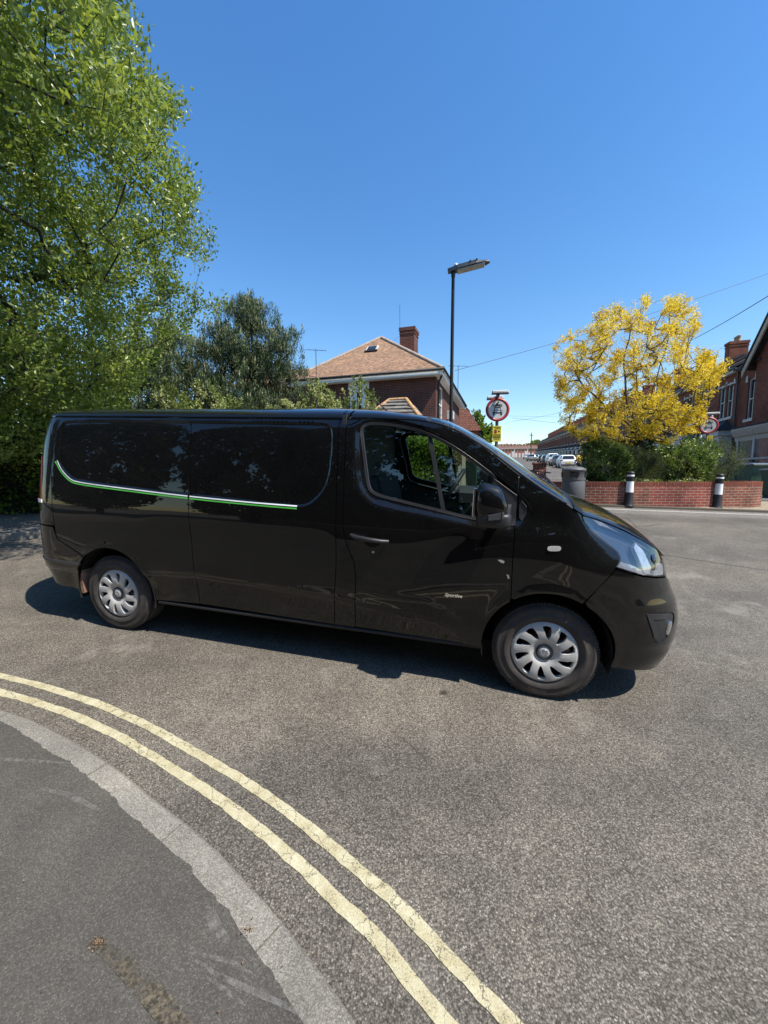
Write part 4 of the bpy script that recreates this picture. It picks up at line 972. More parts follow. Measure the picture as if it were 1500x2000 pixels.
zv = .5 + .22 * np.sin(C_[:, 0] * 2.1 + C_[:, 2] * 1.3) * np.cos(C_[:, 2] * 1.9 - C_[:, 1]); 
leafcloud('crown', C_ - bo, D_, .086, .040, LFT, bt, 8, cv=zv + .1)
# ---- conifers behind
def pine(loc, H, prof, n, seed, label, name='pine_tree', lm=LFP, nn=20, L=.10):
    """prof(z01) -> radius"""
    r = np.random.default_rng(seed); e = empty(name, (*loc, g(*loc)), label=label, cat='tree'); nb = 74
    zb = np.sort(r.uniform(.10, .97, nb)); ab = np.arange(nb) * 2.4 + r.normal(0, .35, nb); lb = np.array([prof(q) for q in zb]) * r.uniform(.72, 1.14, nb)
    bi = r.choice(nb, n, p=(lb + .25) / (lb + .25).sum()); f = r.uniform(.12, 1, n) ** .75; wd_ = (.13 + .20 * np.sin(np.clip(f, 0, 1) * pi)) * np.minimum(1, lb[bi] + .3)
    tips = np.stack([np.cos(ab[bi]) * lb[bi] * f, np.sin(ab[bi]) * lb[bi] * f, zb[bi] * H + .34 * lb[bi] * f ** 2.2], 1) + r.normal(0, 1, (n, 3)) * np.stack([wd_, wd_, wd_ * .5], 1)
    lead = r.random(n) < .035; tips[lead] = np.stack([r.normal(0, .08, n), r.normal(0, .08, n), r.uniform(.86, 1.0, n) * H], 1)[lead]
    segs, dirs = grow([[(0, 0, 0), (.05, 0, H * .5), (0, 0, H * .96)]], tips, seed, .003, .35, .09, -.04)
    tubes_np('trunk', segs, BARKD, e)
    k = nn; T = r.uniform(-.24, .12, (n, k, 1)); dd = dirs * .30 + np.array([0, 0, .9]); dd /= np.linalg.norm(dd, axis=1)[:, None]
    C = tips[:, None] + dd[:, None] * T + r.normal(0, .042, (n, k, 3)) * (1.2 - 2.2 * T); D = dd[:, None] * 1.2 + r.normal(0, .42, (n, k, 3))
    cv = np.repeat(r.uniform(.2, .6, n), k) + (T.reshape(-1)) * 1.5
    leafcloud('crown', C.reshape(-1, 3), D.reshape(-1, 3), L, .020, lm, e, seed + 1, cv=cv, fold=.1)
    # pale upright candles
    m = r.random(n) > .3; leafcloud('new_shoot', tips[m] + [0, 0, .02], np.tile([0, 0, 1.], (m.sum(), 1)) + r.normal(0, .12, (m.sum(), 3)), .24, .045, LFC, e, seed + 2)
    return e
LFC = leafmat('pine_candle', [(0, (.16, .18, .09)), (1, (.36, .34, .20))], .1, .6)
pine((-4.35, 13.2), 6.0, lambda z: max(.12, np.interp(z, [0, .2, .5, .7, .83, .93, 1.0], [1.9, 2.1, 1.95, 1.6, 1.15, .7, .2])), 2000, 21, 'blue green pine with pale upright shoots left of the brick house', nn=64, L=.10)
pine((-7.4, 13.8), 5.3, lambda z: np.interp(z, [0, .3, .6, .85, 1], [2.3, 2.3, 1.9, 1.1, .3]), 1500, 31, 'darker pine half hidden by the big tree, left of the other pine', nn=60, L=.10)
# ---- shrubs
def shrub(name, loc, r3, n, L, W, lm, seed, label, cat='shrub', group=None, nn=16, base=0., up=.35, tw=BARKD, shellp=.5, spread=.75, sp=.16):
    e = empty(name, (*loc, g(*loc) + base), label=label, cat=cat, group=group); c = np.array([0, 0, r3[2] * .92])
    tips = ell(n, c, r3, seed, shellp, lambda p: (p[:, 2] > .06))
    rr = np.random.default_rng(seed); tips *= 1 + .13 * np.sin(tips[:, :1] * 4.1 + tips[:, 2:] * 3.3 + seed)
    dirs = tips - np.array([0, 0, r3[2] * .3]); dirs /= np.linalg.norm(dirs, axis=1)[:, None] + 1e-6
    segs, _ = grow([[(0, 0, 0), (0, 0, r3[2] * .7)]] + [[(0, 0, .05), (r3[0] * .5 * cos(a), r3[1] * .5 * sin(a), r3[2] * .9)] for a in np.linspace(0, 6, 5)], tips, seed, .003, .2, .03)
    tubes_np('stem', segs, tw, e, 4)
    C, D = sprig(tips, dirs, nn, sp, seed + 1, spread, up); leafcloud('foliage', C, D, L, W, lm, e, seed + 2, cv=.5 + .3 * np.sin(C[:, 0] * 5 + C[:, 2] * 6))
    return e
for i, (x, y, rx, rz, lab) in enumerate([(-5.9, 11.2, 1.25, 1.52, 'pale variegated shrub under the dark pine, furthest left'), (-4.6, 11.3, 1.15, 1.60, 'pale variegated shrub with cream leaves under the pines'), (-1.25, 13.4, 1.15, 1.80, 'pale cream leaved shrub below the white window of the brick house'), (-2.4, 12.6, 1.1, 1.68, 'pale shrub at the right foot of the blue green pine')]):
    shrub('variegated_shrub', (x, y), (rx, .8, rz), 620, .08, .052, LFV, 50 + i, lab, group='variegated shrubs behind the van', nn=20)
shrub('climber', (-3.3, 12.0), (.7, .5, 1.55), 260, .06, .03, LFV, 58, 'straggly pale climber growing up through the front of the pine', nn=9)
# ---- hedges
def hedge(name, A, B, w, h, n, L, W, lm, seed, label, lumps=.08, m2=None):
    A = np.array(A, float); B = np.array(B, float); d = B - A; ln = np.linalg.norm(d); d /= ln; nn = np.array([-d[1], d[0]]); r = np.random.default_rng(seed)
    e = empty(name, (*A, g(*A)), math.atan2(d[1], d[0]), label=label, cat='hedge'); hz = lambda s: G(A[0] + d[0] * s, A[1] + d[1] * s) - g(*A)
    f = r.choice(3, n, p=[.52, .40, .08]); s = r.uniform(-.1, ln + .1, n); z = r.uniform(.02, 1, n) * h; q = r.uniform(-w / 2, w / 2, n)
    lump = lumps * (np.sin(s * 2.3 + z * 2.7) + np.sin(s * 5.1 - z * 3.9 + 1) * .6) + r.normal(0, .05, n)
    y = np.where(f == 0, -w / 2 - lump, np.where(f == 1, q, w / 2 + lump)); zz = np.where(f == 1, h + lump, z)
    D = np.stack([r.normal(0, .6, n), np.where(f == 0, -1, np.where(f == 1, 0, 1)) + r.normal(0, .5, n), np.where(f == 1, 1, .25) + r.normal(0, .45, n)], 1)
    inn = r.random(n) < .35; C = np.stack([s, y * np.where(inn, .88, 1), zz * np.where(inn, .96, 1) + hz(s)], 1)
    leafcloud('foliage', C, D, L, W, lm, e, seed, cv=.5 + .28 * np.sin(s * 3.3 + zz * 5) + r.normal(0, .1, n))
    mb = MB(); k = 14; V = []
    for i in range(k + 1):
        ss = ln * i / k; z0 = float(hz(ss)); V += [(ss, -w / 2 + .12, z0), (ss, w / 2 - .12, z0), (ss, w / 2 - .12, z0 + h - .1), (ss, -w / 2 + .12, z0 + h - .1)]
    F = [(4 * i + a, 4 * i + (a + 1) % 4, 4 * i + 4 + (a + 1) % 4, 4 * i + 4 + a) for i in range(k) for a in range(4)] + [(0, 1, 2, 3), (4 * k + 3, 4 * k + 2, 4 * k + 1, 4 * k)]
    mb.add(V, F); mb.build('dark_core', mat('hedge_inner', (.010, .013, .006), .95), e); return e  # added solid dark box that closes the hedge, inner shade put into its colour
hedge('clipped_hedge', (-13, 5.4), (-2.6, 9.2), 1.0, 1.62, 30000, .075, .048, LF1, 61, 'long clipped hedge shaded by the big tree, left of the van', .05)
hedge('beech_hedge', (-2.5, 9.3), (1.62, 10.9), 1.1, 1.62, 17000, .085, .06, LF1, 62, 'bright green hedge seen through the cab windows behind the lamp post', .09)
# ---- planter
PB = brickmat('planter_brick', (.31, .095, .058), (.21, .070, .045), (.42, .35, .27), stain=.45, ms=.016)
t = PB.node_tree; bk = [q for q in t.nodes if q.type == 'TEX_BRICK'][0]; sx_ = t.nodes.new('ShaderNodeSeparateXYZ'); t.links.new(uvco(t), sx_.inputs[0])
rr_ = ramp(t, math_(t, 'MULTIPLY', sx_.outputs[0], .1), [(.395, (0, 0, 0)), (.400, (1, 1, 1)), (.585, (1, 1, 1)), (.60, (0, 0, 0))])   # relaid redder section
t.links.new(mixc(t, rr_, (.31, .095, .058), (.35, .078, .054)), bk.inputs['Color1']); t.links.new(mixc(t, rr_, (.21, .070, .045), (.26, .062, .045)), bk.inputs['Color2'])
PC = smoothline([(5.15, 13.2), (5.05, 12.4), (5.12, 11.7), (5.5, 11.25), (6.2, 11.02), (6.9, 10.93), (8.2, 10.95), (9.4, 11.04), (10.3, 11.18), (10.95, 11.55), (11.25, 12.15), (11.0, 12.9), (10.5, 13.4)], 150, 7)
pa = np.r_[0, np.cumsum(np.hypot(*np.diff(PC, axis=0).T))]; PN = nrm(PC)
pl = empty('brick_planter', (8, 12, 0), label='low curved red brick planter wall round the flower bed at the street closure', cat='planter')
hp = .66 + .36 * sm((1.15 - pa) / .5) + .30 * sm((pa - pa[-1] + .9) / .4)
mb = MB(); me_uv = []
n = len(PC); O = PC; I = PC + PN * -.215; zt = np.minimum(G(O[:, 0], O[:, 1]), 9) + .06
ztop = float(g(8, 11)) + .06 + hp
V = [(*O[i] - (8, 12), zt[i] - .1) for i in range(n)] + [(*O[i] - (8, 12), ztop[i]) for i in range(n)] + [(*I[i] - (8, 12), ztop[i]) for i in range(n)] + [(*I[i] - (8, 12), zt[i] - .1) for i in range(n)]
F = []; UVs = []
for i in range(n - 1):
    for a in range(3):
        F.append((a * n + i, a * n + i + 1, (a + 1) * n + i + 1, (a + 1) * n + i))
        if a == 1: UVs += [(pa[i], 0), (pa[i + 1], 0), (pa[i + 1], .075), (pa[i], .075)]
        else:
            hh = lambda k: V[k][2] - V[n][2]
            UVs += [(pa[i], hh(F[-1][0])), (pa[i + 1], hh(F[-1][1])), (pa[i + 1], hh(F[-1][2])), (pa[i], hh(F[-1][3]))]
F += [(0, n, 2 * n, 3 * n), (n - 1, 4 * n - 1, 3 * n - 1, 2 * n - 1)]; UVs += [(0, 0), (0, .6), (.2, .6), (.2, 0)] * 2
mk('wall', V, F, PB, pl, uv=UVs)
# rowlock coping: bricks on edge
mb = MB(); s = .02
while s < pa[-1] - .05:
    p = np.array([np.interp(s, pa, O[:, 0]), np.interp(s, pa, O[:, 1])]); q = np.array([np.interp(s, pa, PN[:, 0]), np.interp(s, pa, PN[:, 1])]); q /= np.linalg.norm(q); t_ = np.array([q[1], -q[0]]); zt_ = float(np.interp(s, pa, ztop)) - .105
    M_ = Matrix(((t_[0], q[0], 0, p[0] - 8), (t_[1], q[1], 0, p[1] - 12), (0, 0, 1, zt_), (0, 0, 0, 1)))
    mb.box((-.032, -.220, 0), (.032, .004 + rng.normal(0, .001), .109 + rng.normal(0, .002)), .004, M_); s += .076
mb.build('coping', brickmat('coping_brick', (.30, .085, .05), (.20, .06, .04), (.30, .1, .06), 3, 3, 0., stain=.6), pl)
V = [(*I[i] - (8, 12), float(g(8, 11)) + .56) for i in range(0, n, 5)]; mb = MB(); mb.add(V, [tuple(range(len(V)))[::-1]]); 
soil = mb.build('soil', mat('planter_soil', (.06, .045, .03), .95, nscale=15, bmp=.5), pl)
pi_ = MB().box((-.2, -.2, -.1), (.2, .2, 1.0)).box((-.23, -.23, 1.0), (.23, .23, 1.07), .01); o = pi_.build('pier', PB, pl); o.location = (5.30 - 8, 13.35 - 12, g(5.3, 13.3) + .05); o.rotation_euler = (0, 0, SA)
soilz = float(g(8, 11)) + .56
# yellow tree
yt = empty('golden_tree', (8.05, 12.35, soilz), label='airy yellow leaved tree growing in the brick planter', cat='tree'); yo_ = np.array(yt.location)
def ycond(p):
    x, y, z = p[:, 0] + yo_[0], p[:, 1] + yo_[1], p[:, 2] + yo_[2]; px, py = prj(x, y, z)
    l = np.interp(py, [575, 590, 620, 650, 680, 720, 760, 800, 840, 860], [1270, 1205, 1165, 1120, 1075, 1095, 1092, 1100, 1115, 1150]); r_ = np.interp(py, [575, 590, 620, 650, 675, 690, 710, 745, 780, 850, 880], [1345, 1362, 1368, 1362, 1350, 1435, 1432, 1412, 1385, 1370, 1280])
    gap = (py > 745) & (py < 800) & (px > 1180) & (px < 1260) & (np.random.default_rng(5).random(len(px)) < .75)
    top = (py < 600) & (np.abs(px - 1225 - 0) > 1000)
    notch = (py < 620) & (px > 1268) & (px < 1292) | (py < 606) & (px > 1218) & (px < 1235)
    return (px > l - 14) & (px < r_) & ~notch & (py > 572) & (py < 870)
tips = ell(2300, (.1, -.1, 3.1), (3.4, 2.2, 3.6), 71, .15, ycond)
# leaves crowd into layered pads
rp = np.random.default_rng(12); pads = ell(150, (.1, -.1, 3.2), (3.3, 2.1, 3.5), 72, .2, ycond); j = np.linalg.norm(tips[:, None] - pads[None], axis=2).argmin(1); tips = tips + (pads[j] - tips) * rp.uniform(.2, .72, (len(tips), 1)) * [1, 1, 1.1]
ok = ycond(tips); tips = tips[ok]
limbs = [[(0, 0, 0), (.05, 0, 1.2), (.0, 0, 2.0)], [(0, 0, 1.5), (-.5, 0, 2.6), (-.75, -.1, 3.8), (-.6, -.2, 5.0)], [(0, 0, 1.7), (.5, .1, 2.4), (1.1, .1, 3.3), (1.4, 0, 4.6)], [(0, 0, 1.9), (.15, -.3, 3.2), (.4, -.4, 4.6), (.5, -.3, 5.6)], [(0, 0, 1.6), (-1.0, -.3, 2.2), (-2.0, -.3, 3.0), (-2.6, -.3, 3.9)], [(0, 0, 1.6), (1.0, -.2, 1.9), (2.0, -.2, 2.5), (2.6, 0, 3.3)]]
segs, dirs = grow(limbs, tips, 73, .0026, .25, .085, .0); tubes_np('trunk', segs, BARK, yt)
C, D = sprig(tips, dirs * .6 + np.array([0, 0, .1]), 24, .30, 74, .85, .05)
leafcloud('crown', C, D, .078, .026, LFY, yt, 75, cv=.48 + .25 * np.sin(C[:, 0] * 4 + C[:, 2] * 5) + .05 * (C[:, 2] - 3), droop=.15)
iv = np.random.default_rng(9); ni = 1700; a = iv.uniform(0, 2 * pi, ni); z = iv.uniform(.2, 2.0, ni); rr = .30 * (1 - .3 * z / 2) * (1 + .2 * np.sin(a * 3 + z * 4)) * iv.uniform(.75, 1.1, ni)
leafcloud('ivy', np.stack([rr * np.cos(a) + .05, rr * np.sin(a), z], 1), np.stack([np.cos(a), np.sin(a), iv.normal(0, .4, ni)], 1), .085, .075, LFI, yt, 76)
# planter shrubs
shrub('laurel_bush', (6.85, 12.05), (.74, .75, .78), 520, .10, .036, LFS, 81, 'glossy laurel bush with pale young leaves in the planter beside the grey litter bin', nn=16, base=soilz - g(6.65, 12.05), spread=.6, sp=.2)
shrub('rosemary_bush', (7.75, 11.95), (.72, .7, .62), 620, .045, .009, LFR, 82, 'dull green rosemary bush in front of the golden tree trunk', nn=34, base=soilz - g(7.75, 11.95), up=1.0, spread=.4, sp=.3)
shrub('laurel_bush', (9.15, 12.0), (.85, .8, .74), 520, .10, .034, LFS, 83, 'dark leafy laurel bush right of the rosemary in the planter', nn=16, base=soilz - g(9.15, 12), spread=.6, sp=.2)
shrub('rosemary_bush', (10.0, 12.2), (.86, .8, .70), 760, .05, .009, LFR, 84, 'wide rosemary bush at the right end of the planter behind a bollard', nn=34, base=soilz - g(10, 12.2), up=1., spread=.4, sp=.3)
shrub('creeping_plant', (7.3, 11.35), (.75, .22, .13), 130, .05, .04, LFV, 85, 'low yellowish ground plant behind the planter coping', cat='plant', base=soilz - g(7.3, 11.35), nn=10)
shrub('creeping_plant', (8.7, 11.3), (.6, .2, .11), 110, .05, .035, LFV, 88, 'low pale ground plant under the dark laurel at the planter edge', cat='plant', base=soilz - g(8.7, 11.3), nn=10)
sp_ = empty('strappy_plant', (7.75, 11.3, soilz), label='bright green strappy leaved plant beside the left bollard', cat='plant'); a = iv.uniform(0, 2 * pi, 46); leafcloud('foliage', np.zeros((46, 3)) + np.stack([np.cos(a), np.sin(a), 0 * a], 1) * .04, np.stack([np.cos(a) * .6, np.sin(a) * .6, iv.uniform(.5, 1.3, 46)], 1), .36, .035, LFT, sp_, 86, cv=np.full(46, .8), droop=.2)
gr_ = empty('dry_grass_tuft', (10.4, 11.62, soilz), label='dry straw coloured grass tuft at the right end of the planter', cat='plant'); a = iv.uniform(0, 2 * pi, 70); leafcloud('foliage', np.stack([np.cos(a), np.sin(a), 0 * a], 1) * .05, np.stack([np.cos(a) * .7, np.sin(a) * .7, iv.uniform(.4, 1.3, 70)], 1), .34, .014, LFV, gr_, 87, droop=.3)
# weeds at the wall foot
nw = 420; k = iv.integers(8, 140, nw); Pw = O[k] + PN[k] * iv.uniform(.01, .10, (nw, 1)); Pw += iv.normal(0, .04, Pw.shape) * [1, 0]
tag(leafcloud('wall_foot_weeds', np.column_stack([Pw, G(Pw[:, 0], Pw[:, 1]) + .062]), iv.normal(0, .5, (nw, 3)) + [0, 0, .8], .06, .022, LFV, None, 89), kind='stuff')
tag(leafcloud('leaf_litter', np.column_stack([Pd, G(Pd[:, 0], Pd[:, 1]) + .052]), np.random.default_rng(2).normal(0, 1, (len(Pd), 3)) * [1, 1, .25], .008, .005, leafmat('dry_bud_scale', [(0, (.10, .055, .03)), (1, (.28, .18, .10))], .1), None, 90), kind='stuff')
# ---- bollards
def bollard():
    e = empty('bollard', label='x', cat='bollard', group='black and white bollards before the planter')
    RB_ = mat('bollard_black', (.018, .018, .018), .5, nscale=20); 
    MB().lathe([(.135, 0), (.125, .02), (.108, .06), (.100, .30), (.094, .36), (.0935, .375)], 28).build('base', RB_, e)
    MB().lathe([(.0945, .372), (.0935, .38), (.088, .66), (.0885, .675)], 28).build('white_band', WHITE, e)
    MB().lathe([(.0905, .67), (.091, .685), (.094, .70), (.088, .86), (.094, .87), (.096, .90), (.085, .925), (.04, .94), (.0, .942)], 28).build('cap', RB_, e)
    MB().lathe([(.0915, .72), (.0893, .85)], 28).build('reflective_band', WHITE, e); return e
b1 = bollard(); b1['label'] = 'black and white bollard nearer the litter bin'; b1.location = (6.73, 10.68, g(6.73, 10.68) + .055); b1.rotation_euler = (0, .02, .4)
b2 = copy_tree(b1); b2['label'] = 'black and white bollard in front of the right end of the planter'; b2.location = (9.24, 10.78, g(9.24, 10.78) + .055); b2.rotation_euler = (.01, .03, 0)
# ---- litter bin
lb = empty('litter_bin', (4.78, 9.85, g(4.78, 9.85) + .05), label='grey round litter bin with domed top left of the planter', cat='litter bin'); lb.scale = (1, 1, 1.08)
GB = mat('grey_bin_plastic', (.098, .098, .10), .48, nscale=12, bmp=.1)
MB().lathe([(.31, .0), (.31, .03), (.30, .05), (.295, .10), (.268, .17), (.262, .20)], 40, cap=True).build('base', GB, lb)
MB().lathe([(.258, .195), (.262, .21), (.265, .24), (.272, .255), (.27, .62), (.262, .635), (.262, .65), (.272, .665), (.272, .68)], 40).build('drum', GB, lb)
MB().lathe([(.272, .675), (.27, .87), (.285, .88), (.29, .90), (.27, .925), (.2, .96), (.1, .978), (0, .982)], 40).build('dome_lid', GB, lb)
for a in (2.6, 5.75, 4.2 - 2.6 + 9):
    mb = MB(); mb.box((.262, -.10, .735), (.276, .10, .855), .012, Matrix.Rotation(a, 4, 'Z')); mb.build('opening', DARK, lb)
# ---- street lamp
lp = empty('street_lamp', (1.36, 8.05, g(1.36, 8.05) + .1), label='slim black lamp post with a flat LED lantern behind the van', cat='street lamp')
PM = mat('black_post_paint', (.014, .015, .016), .4, nscale=20)
MB().lathe([(.09, 0), (.084, .02), (.08, .92), (.066, .96), (.04, 1.02)], 24).build('base_door_section', PM, lp)
MB().lathe([(.038, 1.0), (.032, 4.68), (.042, 4.72), (.042, 4.82)], 20, cap=True).build('post', PM, lp)
M_ = Matrix.Translation((0, 0, 4.78)) @ Matrix.Rotation(radians(-8), 4, 'Y') @ Matrix.Rotation(radians(-14), 4, 'Z')
mb = MB(); out = [(-.10, -.04), (.0, -.07), (.1, -.11), (.45, -.12), (.62, -.09), (.70, -.04), (.70, .04), (.62, .09), (.45, .12), (.1, .11), (0, .07), (-.10, .04)]
V = [M_ @ Vector((x, y, 0.02)) for x, y in out] + [M_ @ Vector((x * .97, y * .8, .095 - .04 * (x > .5))) for x, y in out]; n = 12
mb.add(V, [tuple(range(n))[::-1], tuple(range(n, 2 * n))] + [(i, (i + 1) % n, n + (i + 1) % n, n + i) for i in range(n)]); mb.build('lantern', mat('lantern_grey', (.05, .055, .06), .4), lp)
mb = MB(); mb.box((.08, -.09, -.012), (.60, .09, .019), .012, M_); mb.build('lantern_glass', mat('lantern_lens', (.38, .37, .33), .3, coat=.6), lp)
MB().lathe([(.035, .09), (.035, .14), (.03, .155), (0, .157)], 14, M_ @ Matrix.Translation((.07, 0, 0))).build('photocell', mat('pale_photocell', (.6, .6, .6), .4), lp)
mb = MB()
for x in (.33, .45): mb.box((x, -.115, .085), (x + .03, .115, .104), .004, M_)
mb.build('clip', GREYPL, lp)
# ---- no motor vehicles signs
REDS = mat('sign_red', (.33, .022, .030), .45, var=.2, nscale=4); WS = mat('sign_white', (.60, .60, .58), .45, var=.10, nscale=5); BLK = mat('sign_black', (.012, .012, .012), .5); YS = mat('sign_yellow', (.70, .56, .03), .5, var=.05)
GP = mat('grey_pole', (.10, .105, .11), .5)
def sign(loc, rz, hc, label, r=.3):
    e = empty('road_sign', (*loc, g(*loc) + .06), rz, label=label, cat='road sign', group='no motor vehicles signs')
    MB().lathe([(.038, 0), (.038, hc + .40)], 16, Matrix.Translation((0, .06, 0))).build('pole', GP, e)
    RX = Matrix.Translation((0, 0, hc)) @ Matrix.Rotation(radians(90), 4, 'X')
    dsc = MB().lathe([(0, 0), (r * .77, 0)], 56, RX).build('sign_face', WS, e)
    MB().lathe([(r * .765, -.003), (r * .765, .0022), (r, .0022), (r, -.012), (0, -.012)], 56, RX).build('red_ring', REDS, e)
    mb = MB(); y = -.004; k = r / .3
    def P(pts, dy=0): mb.add([(a * k, y - dy, hc + b * k) for a, b in pts], [tuple(range(len(pts)))])
    def ring(cx, cz, r0, r1, dy=0, n=20):
        V = [((cx + q * cos(2 * pi * i / n)) * k, y - dy, hc + (cz + q * sin(2 * pi * i / n)) * k) for q in (r0, r1) for i in range(n)]; mb.add(V, [(i, (i + 1) % n, n + (i + 1) % n, n + i) for i in range(n)])
    # car, front view
    P([(-.088, -.012), (-.072, .055), (-.060, .068), (.060, .068), (.072, .055), (.088, -.012), (.075, -.012), (.062, .045), (-.062, .045), (-.075, -.012)][::-1])
    P([(-.105, -.018), (.105, -.018), (.118, -.045), (.118, -.095), (-.118, -.095), (-.118, -.045)][::-1]); P([(-.115, -.09), (-.075, -.09), (-.080, -.145), (-.112, -.145)][::-1]); P([(.075, -.09), (.115, -.09), (.112, -.145), (.080, -.145)][::-1])
    # motorcycle with rider
    ring(-.078, .098, .016, .034); ring(.078, .098, .016, .034)
    P([(-.075, .105), (-.045, .088), (.030, .086), (.060, .105), (.082, .118), (.045, .138), (.02, .128), (-.02, .132), (-.05, .128), (-.085, .125)][::-1])
    P([(-.062, .120), (-.028, .112), (.018, .124), (.012, .150), (.022, .170), (.008, .180), (-.018, .165), (-.05, .158), (-.040, .148)][::-1])
    V = [((.016 + .019 * cos(a)) * k, y - .0006, hc + (.188 + .019 * sin(a)) * k) for a in np.linspace(0, 2 * pi, 16, endpoint=False)]; mb.add(V, [tuple(range(16))])
    mb.build('symbol', BLK, e, fix=False); mb = MB()
    P([(-.070, -.040), (-.045, -.032), (.045, -.032), (.070, -.040), (.06, -.066), (-.06, -.066)][::-1], .001)
    for sx in (-.092, .092):
        V = [((sx + .0135 * cos(a)) * k, y - .001, hc + (-.048 + .0135 * sin(a)) * k) for a in np.linspace(0, 2 * pi, 14, endpoint=False)]; mb.add(V, [tuple(range(14))])
    mb.build('symbol_cutout', WS, e, fix=False)
    mb = MB(); mb.box((-.022, -.16, hc + r + .01), (.022, .08, hc + r + .06), .005); mb.build('lamp_bracket', GREYPL, e)
    WP = mat('sign_light_white', (.62, .62, .60), .4)
    for (dy, dz, dx) in ((-.17, .085, .03), (.17, .02, -.05)):
        mb = MB(); mb.box((dx - .19, dy - .07, hc + r + dz - .02), (dx + .19, dy + .07, hc + r + dz + .05), .018); mb.build('sign_light', WP, e)
        mb = MB(); mb.box((dx - .20, dy - .075, hc + r + dz - .032), (dx + .20, dy + .075, hc + r + dz - .018), .004); mb.build('light_diffuser', GREYPL, e)
    return e
s1 = sign((2.78, 9.72), radians(-9), 2.38, 'round no motor vehicles sign with two lights above and a yellow notice below', .285)
def notice(par, zc, w, h):
    mb = MB(); mb.box((-w / 2, .012, zc - h / 2), (w / 2, .018, zc + h / 2), .002); o = mb.build('yellow_notice', YS, par); mb = MB(); y = .0095
    for (x0, x1, z0, z1) in ((-.38, .38, .40, .44), (-.2, .42, .31, .345), (-.42, .42, -.08, -.045), (-.42, .42, -.16, -.12), (-.42, .42, -.235, -.20), (-.42, .42, -.27, -.258), (.40, .42, -.27, -.08), (-.36, .3, -.33, -.315), (-.36, .36, -.39, -.375)): mb.box((x0 * w, y, zc + z0 * h), (x1 * w, y + .003, zc + z1 * h))
    mb.box((.14 * w, y, zc + .10 * h), (.34 * w, y + .003, zc + .17 * h)); mb.box((.18 * w, y, zc + .17 * h), (.28 * w, y + .003, zc + .21 * h)); mb.build('printed_lines', BLK, o)
    mb = MB(); mb.prism([(-.34 * w, zc + .02 * h), (-.02 * w, zc + .0 * h), (.0, zc + .24 * h), (-.3 * w, zc + .27 * h)], y, y + .003); mb.build('red_emblem', mat('notice_red', (.25, .03, .02), .5), o)
notice(s1, 1.80, .205, .38)
s2 = sign((11.37, 13.85), radians(-24), 2.50, 'no motor vehicles sign with a single light bar behind the right end of the planter', .285)
mb = MB(); mb.box((-.02, .01, 1.88), (.15, .018, 2.16)); mb.build('yellow_notice', YS, s2)
# ---- wooden fence and green bins through the windows
fe = empty('paling_fence', (2.05, 10.55, g(2.05, 10.55) + .1), label='pale weathered wooden paling fence at the end of the bright hedge', cat='fence'); FW = mat('weathered_wood', (.30, .25, .17), .85, nscale=18, var=.25)
for k in range(9):
    o = MB().box((-.04, -.01, .05), (.04, .01, 1.30 + .02 * (k % 3)), .004).build('paling', FW, fe); o.location = (.04 + .11 * k * .301, .11 * k * .9536, .0); o.rotation_euler = (0, 0, SA)
mb = MB(); mb.tube([(0, .03, .35), (.33, 1.0, .40)], .025, 4); mb.tube([(0, .03, 1.0), (.33, 1.0, 1.05)], .025, 4); mb.build('rail', FW, fe)
GRNB = mat('green_wheelie_plastic', (.018, .07, .045), .45, nscale=9)
def wheelie(x, y, rz, col, lidm, label, s=1., lidopen=0):
    e = empty('wheelie_bin', (x, y, g(x, y) + .11), rz, label=label, cat='wheelie bin'); mb = MB()
    a, b = (.24 * s, .27 * s), (.29 * s, .36 * s); z0, z1 = .04, .98 * (1 if s < 1.2 else 1.15)
    V = [(-a[0], -a[1], z0), (a[0], -a[1], z0), (a[0], a[1], z0), (-a[0], a[1], z0), (-b[0], -b[1], z1), (b[0], -b[1], z1), (b[0], b[1], z1), (-b[0], b[1], z1)]
    mb.add(V, [(3, 2, 1, 0), (4, 5, 6, 7), (0, 1, 5, 4), (1, 2, 6, 5), (2, 3, 7, 6), (3, 0, 4, 7)]); mb.box((-b[0] - .02, -b[1] - .02, z1 - .06), (b[0] + .02, b[1] + .02, z1), .01)
    for sx in (-.1, .1): mb.box((sx * s - .012, -b[1] + .01, .2), (sx * s + .012, -b[1] + .05 - .06, z1 - .1), .003)
    mb.build('body', col, e)
    mb = MB().prism([(-b[1] - .05, z1), (b[1] + .06, z1), (b[1] + .06, z1 + .035), (0, z1 + .075), (-b[1] - .05, z1 + .03)], -b[0] - .03, b[0] + .03, Matrix.Rotation(radians(90), 4, 'Z')); mb.build('lid', lidm, e)
    mb = MB().tube([(-b[0], b[1] + .06, z1 - .03), (b[0], b[1] + .06, z1 - .03)], .016, 8); mb.build('handle', col, e)
    for sx in (-1, 1): MB().lathe([(0, -.02), (.09, -.02), (.1, 0), (.09, .02), (0, .02)], 18, Matrix.Translation((sx * .27 * s, .26 * s, .1)) @ Matrix.Rotation(radians(90), 4, 'Y')).build('wheel', RUB, e)
    return e
PL_ = mat('pale_lid', (.30, .34, .40), .3, coat=.3)
wheelie(2.9, 12.0, .3, GRNB, GRNB, 'dark green wheelie bin beside the wooden paling fence')
